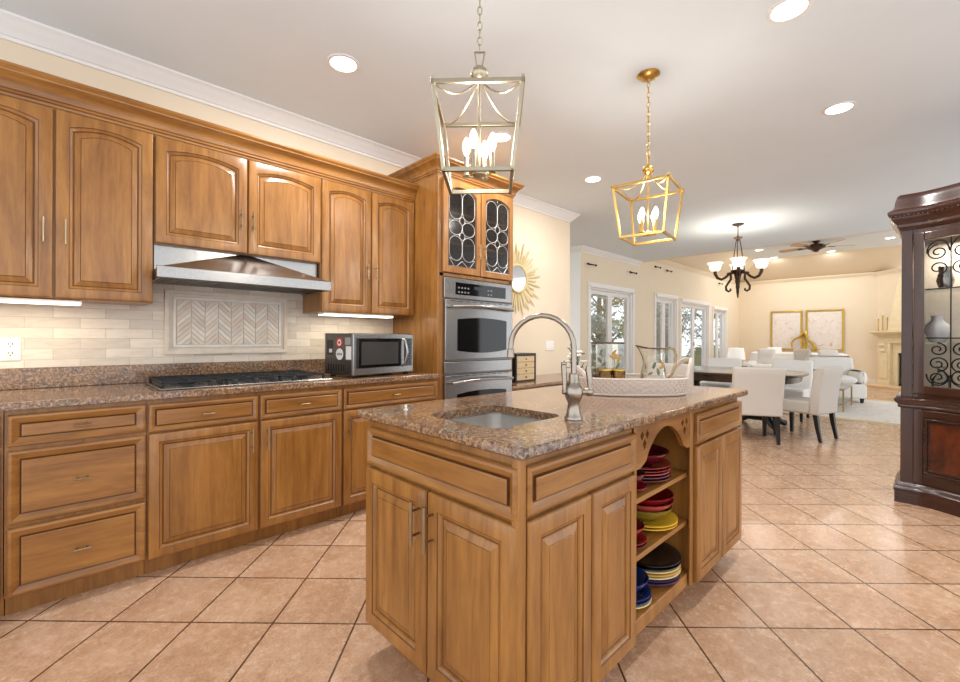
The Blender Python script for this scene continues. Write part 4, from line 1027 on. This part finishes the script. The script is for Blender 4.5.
# sunburst mirror
t = thing('sunburst_mirror', 'round gold sunburst mirror on the cream wall beside the ovens', 'mirror', (3.765, Dw - .002, 1.865))
m = MB(); rr = random.Random(5)
for k in range(44):
    a = 2 * PI * k / 44 + rr.uniform(-.03, .03); L = (.37 if k % 2 else .30) + rr.uniform(-.02, .03); w = .018
    ca, sa = math.cos(a), math.sin(a); c0 = Vector((ca * .14, -.012, sa * .14)); c1 = Vector((ca * (.14 + L) * .72, -.016, sa * (.14 + L) * .72)); c2 = Vector((ca * L * 1.12, -.008, sa * L * 1.12)); n_ = Vector((-sa, 0, ca))
    m.loft([[c0 - n_ * .006, c0 + n_ * .006, c0 + Vector((0, .008, 0))], [c1 * .95 - n_ * w * .62, c1 * .95 + n_ * w * .62, c1 * .95 + Vector((0, .010, 0))], [c2 - n_ * .003, c2 + n_ * .003, c2 + Vector((0, .005, 0))]])
m.build('rays', mat('pale_gold_rays', srgb(226, 206, 150), .45, .35), t)
m = MB(); m.M = Matrix.Rotation(PI / 2, 4, 'X'); m.lathe([(.165, .004), (.168, .02), (.16, .032), (.145, .030), (.14, .02), (.14, .004)], seg=40); m.build('frame', MATS['pale_gold_rays'], t, smooth=40)
m = MB(); m.M = Matrix.Rotation(PI / 2, 4, 'X'); m.lathe([(.141, .005), (.141, .022), (0, .022)], seg=40); m.build('glass', mat('mirror_glass', (.92, .92, .92, 1), .02, 1.0, var=0), t)
t = thing('switch_plate', 'white three gang switch plate on the cream wall above the desk', 'light switch', (4.39, Dw - .001, 1.10))
m = MB(); m.box(-.085, .085, -.007, 0, -.058, .058); m.build('plate', PLW, t, bevel=.003)
for k in (-1, 0, 1):
    m = MB(); m.box(k * .046 - .017, k * .046 + .017, -.011, -.007, -.034, .034); m.build('rocker', TRIMW, t, bevel=.002)

# ================================================================== DINING
DTX, DTY = 6.98, 2.10
t = thing('dining_table', 'long dark oval dining table on carved pedestals', 'table', (DTX, DTY, 0))
def sel(a, b, z, n=56, e=.62): return [(a * math.copysign(abs(math.cos(2 * PI * k / n)) ** e, math.cos(2 * PI * k / n)), b * math.copysign(abs(math.sin(2 * PI * k / n)) ** e, math.sin(2 * PI * k / n)), z) for k in range(n)]
m = MB(); m.loft([sel(.73, .93, .705), sel(.755, .955, .712), sel(.76, .96, .73), sel(.752, .952, .742), sel(.74, .94, .745)]); m.build('top', TBL, t, smooth=40)
m = MB(); m.loft([sel(.68, .88, .625), sel(.70, .90, .7045)]); m.build('apron', TBL, t, smooth=40)
for y in (-.42, .42):
    m = MB(); m.lathe([(.17, .10), (.15, .13), (.08, .18), (.075, .25), (.115, .33), (.12, .40), (.08, .48), (.07, .54), (.14, .60), (.15, .624)], (0, y, 0), 24)
    p = m.build('pedestal', BLK, t, smooth=45)
    for q in range(4):
        a = PI / 4 + q * PI / 2; ca, sa = math.cos(a), math.sin(a); m = MB()
        m.tube([(ca * .06, y + sa * .06, .22), (ca * .16, y + sa * .16, .19), (ca * .25, y + sa * .25, .10), (ca * .33, y + sa * .33, .045), (ca * .37, y + sa * .37, .04)], [.05, .05, .045, .038, .04], 10); m.build('foot', BLK, p, smooth=60)
def dining_chair(name, label, x, y, rz, fab, grp):
    t = thing(name, label, 'chair', (x, y, 0), rz, grp)
    m = MB(); m.box(-.235, .235, -.16, .27, .31, .46); m.build('seat', fab, t, bevel=.025, smooth=40)
    m = MB(); loops = []
    for z, yf_, yb2 in ((.31, -.15, -.25), (.45, -.155, -.255), (.62, -.175, -.27), (.78, -.205, -.295), (.85, -.222, -.308), (.868, -.24, -.30)):
        w = .246 + (.012 if z > .6 else 0); loops.append([(-w, yf_, z), (w, yf_, z), (w, yb2, z), (-w, yb2, z)])
    m.loft(loops); m.build('backrest', fab, t, bevel=.018, smooth=40)
    for sx in (-1, 1):
        for sy, dy in ((.225, 0), (-.205, -.05)):
            m = MB(); q = lambda cx, cy, z, r: [(cx - r, cy - r, z), (cx + r, cy - r, z), (cx + r, cy + r, z), (cx - r, cy + r, z)]
            m.loft([q(sx * .20, sy + dy, 0, .016), q(sx * .20, sy + dy * .35, .17, .021), q(sx * .20, sy, .309, .024)]); m.build('leg', BLK, t, bevel=.003)
    return t
CG = 'upholstered chairs around the dining table'
R_ = math.radians
A = dining_chair('dining_chair', 'grey upholstered dining chair with its back to the camera, nearest the island', 5.99, 1.51, R_(-61), FABG, CG)
B = dup(A, (6.60, 1.10, 0), R_(-14), 'grey upholstered dining chair turned sideways at the right end of the table')
dup(A, (6.08, 2.46, 0), R_(-75), 'grey upholstered dining chair partly hidden behind the pitcher')
FABW2 = FABW
C_ = dining_chair('dining_chair', 'white upholstered dining chair across the table, seen between the two grey chairs', 7.95, 1.52, R_(90), FABW2, CG)
dup(C_, (7.95, 2.48, 0), R_(90), 'white upholstered dining chair across the table, left of the nearest grey chair')
# chandelier
t = thing('chandelier', 'dark bronze chandelier with frosted bell shades over the dining table', 'chandelier', (6.873, 1.909, 1.76))
top = CZ - 1.76
m = MB(); m.lathe([(.075, top - .001), (.075, top - .008), (.05, top - .022), (.012, top - .03), (.01, top - .045), (0, top - .045)], seg=24); m.build('canopy', BRZ, t, smooth=40)
m = MB(); m.tube([(0, 0, top - .04), (0, 0, .86)], .006, 8); m.lathe([(.008, .80), (.035, .83), (.055, .845), (.058, .852), (.02, .858), (.014, .875), (0, .88)], seg=18); m.build('stem', BRZ, t, smooth=45)
m = MB()
for k in range(3):
    a = .4 + k * 2 * PI / 3; m.tube([(.022 * math.cos(a), .022 * math.sin(a), .83), (.05 * math.cos(a), .05 * math.sin(a), .66), (.085 * math.cos(a), .085 * math.sin(a), .38)], .0065, 6)
m.build('suspension_rods', BRZ, t, smooth=50)
m = MB(); m.lathe([(.0, 0), (.008, .01), (.012, .05), (.020, .10), (.016, .105), (.028, .17), (.022, .175), (.036, .25), (.030, .255), (.045, .33), (.06, .36), (.085, .375), (.09, .39), (.05, .405), (0, .41)], seg=20); m.build('turned_body', BRZ, t, smooth=35)
va = YAW - .62
for k in range(4):
    a = va - PI / 2 + .12 + k * PI / 2; ca, sa = math.cos(a), math.sin(a); P3 = lambda r, z: (r * ca, r * sa, z)
    m = MB(); m.tube([P3(.05, .36), P3(.10, .355), P3(.15, .30), P3(.20, .275), P3(.25, .30), P3(.28, .36), P3(.28, .40)], [.018, .018, .017, .018, .02, .022, .024], 8); ar = m.build('arm', BRZ, t, smooth=60)
    m = MB(); m.tube([P3(.13, .36), P3(.085, .33), P3(.085, .27), P3(.115, .22), P3(.145, .17), P3(.14, .12), P3(.11, .10), P3(.085, .115), P3(.09, .14)], [.015, .016, .016, .015, .015, .015, .015, .014, .012], 8); m.build('scroll', BRZ, ar, smooth=60)
    c = P3(.28, 0)
    m = MB(); m.lathe([(.02, .395), (.045, .40), (.068, .425), (.075, .46), (.082, .49), (.105, .515), (.102, .517), (.078, .492), (.070, .46), (.062, .43), (.0, .41)], (c[0], c[1], 0), 20); sh_ = m.build('shade', SHADE, ar, smooth=50)
    m = MB(); m.sphere((c[0], c[1], .46), .028, 10, 8); m.build('bulb', BULB, sh_, smooth=60)
    light(t, (c[0], c[1], .53), 'POINT', CHAND_W, (1, .95, .88), .04)

# ================================================================== LIVING ROOM
t = MB(); t.box(8.36, 11.6, -1.4, 2.6, .0005, .012, 0)
for a in ((8.36, 8.50, -1.4, 2.6), (11.46, 11.6, -1.4, 2.6), (8.50, 11.46, -1.4, -1.26), (8.50, 11.46, 2.46, 2.6)): t.box(*a, .012, .014, 1)
tag(t.build('area_rug', [rug_mat(), mat('rug_gold_border', srgb(206, 180, 124), .95, var=.15, scale=40)], None), 'pale grey and cream area rug with gold border on the living room floor', 'rug')
# sofa under the prints
def cushion(m, x0, x1, y0, y1, z0, z1, r=.05):
    loops = []
    for z, k in ((z0, r), (z0 + r * .5, r * .25), (z0 + (z1 - z0) * .5, 0), (z1 - r * .5, r * .25), (z1, r)): loops.append([(x, y, z) for x, y in rrect(x0 + k, x1 - k, y0 + k, y1 - k, r, 4)])
    m.loft(loops)
t = thing('sofa', 'white slipcovered sofa along the far wall below the two prints', 'sofa', (13.4, 2.45, 0), R_(90))
W2 = 1.05
m = MB(); m.box(-W2, W2, -.42, .40, .06, .40); m.build('base', FABW, t, bevel=.02)
m = MB(); cushion(m, -W2, W2, -.45, -.20, .40, .86, .08); m.build('backrest', FABW, t, smooth=50)
for sx in (-1, 1):
    m = MB(); cushion(m, min(sx * W2, sx * (W2 - .2)), max(sx * W2, sx * (W2 - .2)), -.43, .42, .40, .62, .06); m.build('arm', FABW, t, smooth=50)
    m = MB(); a, b = sorted((sx * .01, sx * (W2 - .21))); cushion(m, a, b, -.20, .42, .40, .54, .05); m.build('seat_cushion', FABW, t, smooth=50)
    for y in (-.38, .36):
        m = MB(); m.lathe([(.022, 0), (.03, .06)], (sx * .98, y, 0), 10); m.build('foot', BLK, t)
for x, y, rz, lb in ((12.93 + .3, 1.75, .25, 'white throw pillow at the right end of the sofa'), (13.22, 2.24, -.2, 'white throw pillow second from the right on the sofa'), (13.22, 3.0, .15, 'white throw pillow at the left end of the sofa')):
    m = MB(); loops = []
    for k in range(9):
        u = -1 + .25 * k; w = .21 * math.sqrt(max(.02, 1 - u * u)) ** .35; th = .075 * (1 - u * u) + .008
        loops.append([(th, -.21 * .99, .21 * u), (th * 1.0, .21, .21 * u), (-th, .21, .21 * u), (-th, -.21, .21 * u)])
    m.loft(loops); o = m.build('throw_pillow', FABG if 'second' in lb else FABW, None, smooth=60, sub=1); o.location = (x, y, .755); o.rotation_euler = (0, -.18, rz); tag(o, lb, 'pillow', 'throw pillows on the sofa')
# armchair at the right, behind the dining chairs
t = thing('armchair', 'white slipcovered armchair behind the right dining chair, near the fireplace', 'armchair', (10.95, 1.36, 0), R_(112))
m = MB(); m.box(-.40, .40, -.38, .40, .10, .36); m.build('base', FABW, t, bevel=.03)
m = MB(); cushion(m, -.40, .40, -.42, -.20, .36, .86, .08); m.build('backrest', FABW, t, smooth=50)
m = MB(); cushion(m, -.27, .27, -.19, .42, .36, .50, .06); m.build('seat_cushion', FABW, t, smooth=50)
for sx in (-1, 1):
    m = MB(); a, b = sorted((sx * .28, sx * .42)); cushion(m, a, b, -.40, .38, .36, .60, .06); m.build('arm', FABW, t, smooth=50)
    for y in (-.33, .33):
        m = MB(); m.lathe([(.025, .0145), (.035, .10)], (sx * .34, y, 0), 10); m.build('foot', BLK, t)
# glass coffee table with a slim metal frame
t = thing('coffee_table', 'glass coffee table with slim brass legs on the rug', 'coffee table', (9.75, 1.42, .0142))
m = MB()
for x in (-.52, .52):
    for y in (-.40, .40): m.bar((x, y, 0), (x, y, .36), .022)
for z in (.352, .11):
    for y in (-.40, .40): m.bar((-.52, y, z), (.52, y, z), .02)
    for x in (-.52, .52): m.bar((x, -.40, z), (x, .40, z), .02)
m.build('frame', BRASS, t)
for z in (.363, .121):
    m = MB(); m.box(-.535, .535, -.415, .415, z, z + .010); m.build('glass_top', GLT, t)
# side tables with lamps
def side_table(x, y, lb):
    t = thing('side_table', lb, 'table', (x, y, 0), 0, 'round side tables'); m = MB(); m.lathe([(.25, .485), (.255, .492), (.25, .505), (0, .505)], seg=28); m.build('top', TBL, t, smooth=40)
    m = MB(); m.lathe([(.15, 0), (.14, .02), (.03, .05), (.025, .25), (.035, .44), (.06, .484)], seg=20); m.build('pedestal', TBL, t, smooth=40)
def table_lamp(x, y, lb, sc=1.0):
    t = thing('table_lamp', lb, 'lamp', (x, y, .5055), 0, 'white shaded table lamps'); m = MB(); m.lathe([(.06, 0), (.065, .01), (.03, .03), (.05, .08), (.05, .12), (.015, .16), (.01, .25), (0, .25)], seg=20); m.build('base', BRZ, t, smooth=45)
    m = MB(); m.lathe([(.19 * sc, .17), (.16 * sc, .46), (.157 * sc, .46), (.187 * sc, .17)], seg=32); m.build('shade', LSH, t, smooth=40)
    light(t, (0, 0, .32), 'POINT', 1.0, (1, .9, .75), .05)
side_table(14.45, 3.09, 'dark round side table behind the sofa end'); table_lamp(14.45, 3.09, 'table lamp with white shade left of the two framed prints')
side_table(12.6, 3.53, 'dark round side table near the patio windows'); table_lamp(12.6, 3.53, 'table lamp with white shade in front of the patio windows', 1.08)
# framed prints
for k, (ya, yb2) in enumerate(((3.45, 2.66), (2.58, 1.72))):
    t = thing('framed_print', ['gold framed abstract print on the far wall, left of the pair', 'gold framed abstract print on the far wall, right of the pair'][k], 'picture', (XF - .02, (ya + yb2) / 2, 1.46), 0, 'pair of gold framed prints')
    hw, hh = abs(ya - yb2) / 2, .58; m = MB()
    for b in ((-hw, hw, hh - .045, hh), (-hw, hw, -hh, -hh + .045), (-hw, -hw + .045, -hh + .045, hh - .045), (hw - .045, hw, -hh + .045, hh - .045)): m.box(-.02, .0195, b[0], b[1], b[2], b[3])
    m.build('frame', GOLD, t, bevel=.004); m = MB(); m.box(-.002, .018, -hw + .045, hw - .045, -hh + .045, hh - .045); m.build('print', art_mat(3 + 5 * k), t)
t = MB(); c = Vector((XF - .10, 2.60, 1.12))
t.tube([c + Vector(p) for p in ((0, .30, -.16), (0, .31, -.02), (0, .24, .08), (-.02, .12, .14), (0, .05, .24), (.02, -.02, .30), (0, -.05, .16), (-.02, -.10, .04), (0, -.20, -.04), (0, -.25, -.16), (.0, -.20, -.26))], [.022, .024, .025, .028, .03, .032, .03, .03, .036, .04, .03], 10)
t.tube([c + Vector(p) for p in ((.0, .14, .12), (-.03, .04, .06), (.02, -.02, -.06), (0, .02, -.2))], [.022, .026, .026, .018], 10)
t.tube([c + Vector((0, .05, .24)), c + Vector((.105, .02, .2))], .02, 8)
tag(t.build('wall_sculpture', GOLD, None, smooth=60), 'twisted gold ribbon sculpture hung between the two framed prints', 'sculpture')
# fireplace on the angled wall
FA = math.atan2(-DGn.y, -DGn.x)          # outward direction of the breast
fo = DG0 + DGd * 1.02
t = thing('fireplace', 'cream stone fireplace with carved mantel on the angled far wall', 'fireplace', (fo.x, fo.y, 0), math.atan2(DGd.y, DGd.x))
# local x runs along the wall toward the camera side, local -y or +y is out of the wall
sgn = 1 if (Matrix.Rotation(math.atan2(DGd.y, DGd.x), 2) @ Vector((0, 1))).dot(DGn) > 0 else -1
def fb(m, x0, x1, d0, d1, z0, z1): a, b = sorted((sgn * d0, sgn * d1)); return m.box(x0, x1, a, b, z0, z1)
for x0 in (-.82, .52):
    m = MB(); fb(m, x0, x0 + .30, .004, .16, .0, 1.10); fb(m, x0 - .02, x0 + .32, .004, .19, 0, .14); fb(m, x0 + .04, x0 + .26, .16, .18, .2, .95); lg = m.build('pilaster', LIME, t, bevel=.006)
    m = MB(); m.M = T(x0 + .15, 0, 0)
    pr_ = [(.0, 1.10), (.22, 1.10), (.23, 1.05), (.19, .98), (.20, .90), (.165, .84), (.0, .80)]
    m.loft([[(-.07, sgn * (d + .005), z) for d, z in pr_], [(.07, sgn * (d + .005), z) for d, z in pr_]]); m.build('corbel', LIME, lg, bevel=.006)
m = MB(); fb(m, -.82, .82, .004, .14, 1.10, 1.25); fb(m, -.52, .52, .004, .08, .86, 1.10); fb(m, -.52, -.40, .004, .07, 0, .86); fb(m, .40, .52, .004, .07, 0, .86); m.build('frieze', LIME, t, bevel=.006)
m = MB()
for i, (o, z0, z1) in enumerate(((.0, 1.25, 1.29), (.04, 1.29, 1.33), (.09, 1.33, 1.37), (.13, 1.37, 1.42))): fb(m, -.84 - o, .84 + o, .004, .17 + o, z0, z1)
m.build('mantel_shelf', LIME, t, bevel=.008)
m = MB(); fb(m, -.40, .40, .004, .02, 0, .86); m.build('firebox', DARKIN, t)
m = MB(); fb(m, -.37, .37, .02, .035, .10, .80); sc_ = m.build('glass_doors', BGLASS, t, bevel=.003)
m = MB()
for z in (0.02, .80): fb(m, -.40, .40, .02, .04, z, z + .06)
m.build('metal_trim', BLK, t)
m = MB(); q = [(-.50, 1.421), (.50, 1.421), (.36, 2.75), (-.36, 2.75)]
m.loft([[(x, sgn * .005, z) for x, z in q], [(x * .98, sgn * (.26 if z < 2 else .10), z) for x, z in q]]); m.build('tapered_hood', LIME, t, bevel=.01)
t2 = MB(); pts2 = [(-1.12, .20), (-1.05, .55), (-.7, .66), (.7, .66), (1.05, .55), (1.12, .20)]
o = MB(); o.M = T(fo.x, fo.y, 0) @ Matrix.Rotation(math.atan2(DGd.y, DGd.x), 4, 'Z')
o.loft([[(x, sgn * y, z) for x, y in pts2] for z in (.0005, .05)]); tag(o.build('hearth_slab', mat('hearth_stone', srgb(226, 196, 160), .5, var=.06), None, bevel=.008), 'pale stone hearth slab on the floor in front of the fireplace', 'hearth')
for k, (lx, h_, lb) in enumerate(((-.72, .32, 'slim candlestick at the left end of the mantel'), (-.60, .40, 'slim candlestick in the middle of the three on the mantel'), (-.48, .34, 'slim candlestick on the mantel nearest the hood'))):
    wp = T(fo.x, fo.y, 0) @ Matrix.Rotation(math.atan2(DGd.y, DGd.x), 4, 'Z') @ Vector((lx - .10, sgn * .16, 1.4205))
    m = MB(); m.lathe([(.04, 0), (.042, .006), (.012, .02), (.009, h_ * .45), (.014, h_ * .5), (.009, h_ * .55), (.016, h_), (0, h_)], seg=14); o = m.build('candlestick', GOLD, None, smooth=45); o.location = wp
    tag(o, lb, 'candlestick', 'candlesticks on the mantel'); m = MB(); m.lathe([(.010, h_), (.009, h_ + .12), (0, h_ + .125)], seg=12); m.build('candle', PLW, o, smooth=45)
# ceiling fan
t = thing('ceiling_fan', 'wood bladed ceiling fan on the raised living room ceiling', 'ceiling fan', (12.8, 1.92, 3.235))
m = MB(); zt_ = TZ1 - 3.235; m.lathe([(.075, zt_ - .001), (.07, zt_ - .03), (.03, zt_ - .06), (.014, zt_ - .062), (.014, .19), (0, .19)], seg=20); m.build('downrod', BRZ, t, smooth=40)
m = MB(); m.lathe([(0, 0), (.04, .01), (.05, .03), (.10, .06), (.17, .09), (.19, .13), (.16, .17), (.08, .19), (.02, .20), (0, .20)], seg=28); m.build('motor', BRZ, t, smooth=40)
for k in range(5):
    a = R_(-62) + k * 2 * PI / 5; M_ = Matrix.Rotation(a, 4, 'Z') @ Matrix.Rotation(R_(11), 4, 'X')
    m = MB(); m.M = T(0, 0, .12) @ M_; pl_ = [(.26, -.06), (.40, -.075), (.68, -.085), (.74, -.07), (.76, 0), (.74, .07), (.68, .085), (.40, .075), (.26, .06)]; m.prism(pl_, -.005, .005)
    b = m.build('blade', mat('fan_blade_wood', srgb(196, 160, 122), .4, var=.1), t, bevel=.002)
    m = MB(); m.M = T(0, 0, .11) @ M_; m.prism([(.14, -.02), (.36, -.045), (.36, .045), (.14, .02)], -.006, .003); m.build('blade_iron', BRZ, b)
# short dark rods above the windows
for x, z, lb in ((6.89, 2.51, 'short dark curtain rod above the left half of the first patio door'), (8.44, 2.53, 'short dark curtain rod above the right edge of the first patio door'), (9.58, 2.775, 'short dark curtain rod above the narrow window, left of two'), (10.18, 2.755, 'short dark curtain rod above the narrow window, right of two'), (13.7, 2.78, 'short dark curtain rod beside the chandelier, above the last window')):
    t = thing('curtain_rod', lb, 'curtain rod', (x, YW - .06, z), 0, 'short dark rods on the window wall')
    m = MB(); m.tube([(-.12, 0, 0), (.12, 0, 0)], .011, 8); m.sphere((-.13, 0, 0), .02, 10, 8); m.sphere((.13, 0, 0), .02, 10, 8); m.build('rod', IRON, t, smooth=50)
    m = MB(); m.tube([(0, 0, 0), (0, .0595, 0)], .008, 8); m.lathe([(.0, 0), (.024, .0), (.024, .006), (0, .006)], (0, 0, 0), 12) if False else None; m.build('bracket', IRON, t)

# ================================================================== OUTSIDE
m = MB(); m.box(-2, 40, 6.4, 40, -.4, -.3); m.box(6.8, 18, YW + .161, 6.4, -.14, -.02)
struct('ground', m, mat('lawn', srgb(112, 120, 84), .9, var=.25, scale=1.5))
BARK = mat('tree_bark', srgb(78, 70, 64), .9, var=.25); FOL = [mat('tree_foliage', srgb(96, 118, 86), .8, var=.4, scale=3), mat('blue_foliage', srgb(116, 140, 146), .8, var=.35, scale=3)]
def tree(x, y, h, cr, seed, fm, lb):
    rr = random.Random(seed); t = thing('tree', lb, 'tree', (x, y, -.3), 0, 'trees outside the windows')
    m = MB(); tops = []
    m.tube([(0, 0, 0), (.06, .03, h * .3), (-.05, .05, h * .6), (.04, 0, h)], [.16, .13, .10, .04], 10)
    for k in range(9):
        a = rr.uniform(0, 2 * PI); z0 = h * rr.uniform(.2, .7); L = cr * rr.uniform(.6, 1.1); e = (math.cos(a) * L, math.sin(a) * L, z0 + L * rr.uniform(.4, 1.0)); tops.append(e)
        m.tube([(0, .03, z0), (e[0] * .5, e[1] * .5, z0 + (e[2] - z0) * .35), e], [.06, .04, .012], 7)
    m.build('trunk', BARK, t, smooth=60)
    f = MB()
    for k in range(900):
        b = rr.choice(tops + [(0, 0, h)]); p = Vector(b) + Vector((rr.gauss(0, .35), rr.gauss(0, .35), rr.gauss(0, .4))) * cr * .55
        d = Vector((rr.gauss(0, 1), rr.gauss(0, 1), rr.gauss(0, 1))).normalized(); u = d.orthogonal().normalized(); l = rr.uniform(.07, .15)
        f.add([tuple(p - d * l), tuple(p + u * l * .45), tuple(p + d * l), tuple(p - u * l * .45 + Vector((0, 0, .02)))], [(0, 1, 2), (0, 2, 3)])
    f.build('foliage', fm, t)['kind'] = 'stuff'
for i, (x, y, h, cr, f_, lb) in enumerate(((9.6, 8.2, 4.5, 1.1, 1, 'bluish leafed tree outside the first patio door'), (13.0, 7.4, 5.0, 1.1, 1, 'tall thin tree seen outside beyond the first patio door'), (15.6, 9.2, 4.6, 1.1, 0, 'green tree outside the narrow window'), (18.2, 7.6, 5.0, 1.1, 1, 'bluish tree outside left of the middle patio door'), (21.4, 9.4, 4.4, 1.3, 0, 'green tree farther off beyond the middle patio door'), (25, 8.2, 5.0, 1.3, 1, 'bluish tree farthest off beyond the last window'))):
    tree(x, y, h, cr, 20 + i, FOL[f_], lb)
for i, (x, lb) in enumerate(((15.0, 'clipped green bush outside the narrow window'), (19.9, 'clipped green bush outside the middle patio door'), (23.0, 'clipped green bush outside toward the last window'))):
    rr = random.Random(50 + i); f = MB()
    for k in range(900):
        d = Vector((rr.gauss(0, 1), rr.gauss(0, 1), abs(rr.gauss(0, 1)))).normalized(); p = Vector((d.x * .9, d.y * .7, d.z * 1.3)) * rr.uniform(.6, 1); u = d.orthogonal().normalized(); v = d.cross(u); l = rr.uniform(.05, .10)
        f.add([tuple(p + u * l), tuple(p + v * l), tuple(p - u * l), tuple(p - v * l)], [(0, 1, 2, 3)])
    o = f.build('bush', mat('bush_foliage', srgb(72, 100, 56), .8, var=.4, scale=4), None); o.location = (x, 6.6 + .4 * i, -.3); tag(o, lb, 'bush', 'bushes outside the windows')
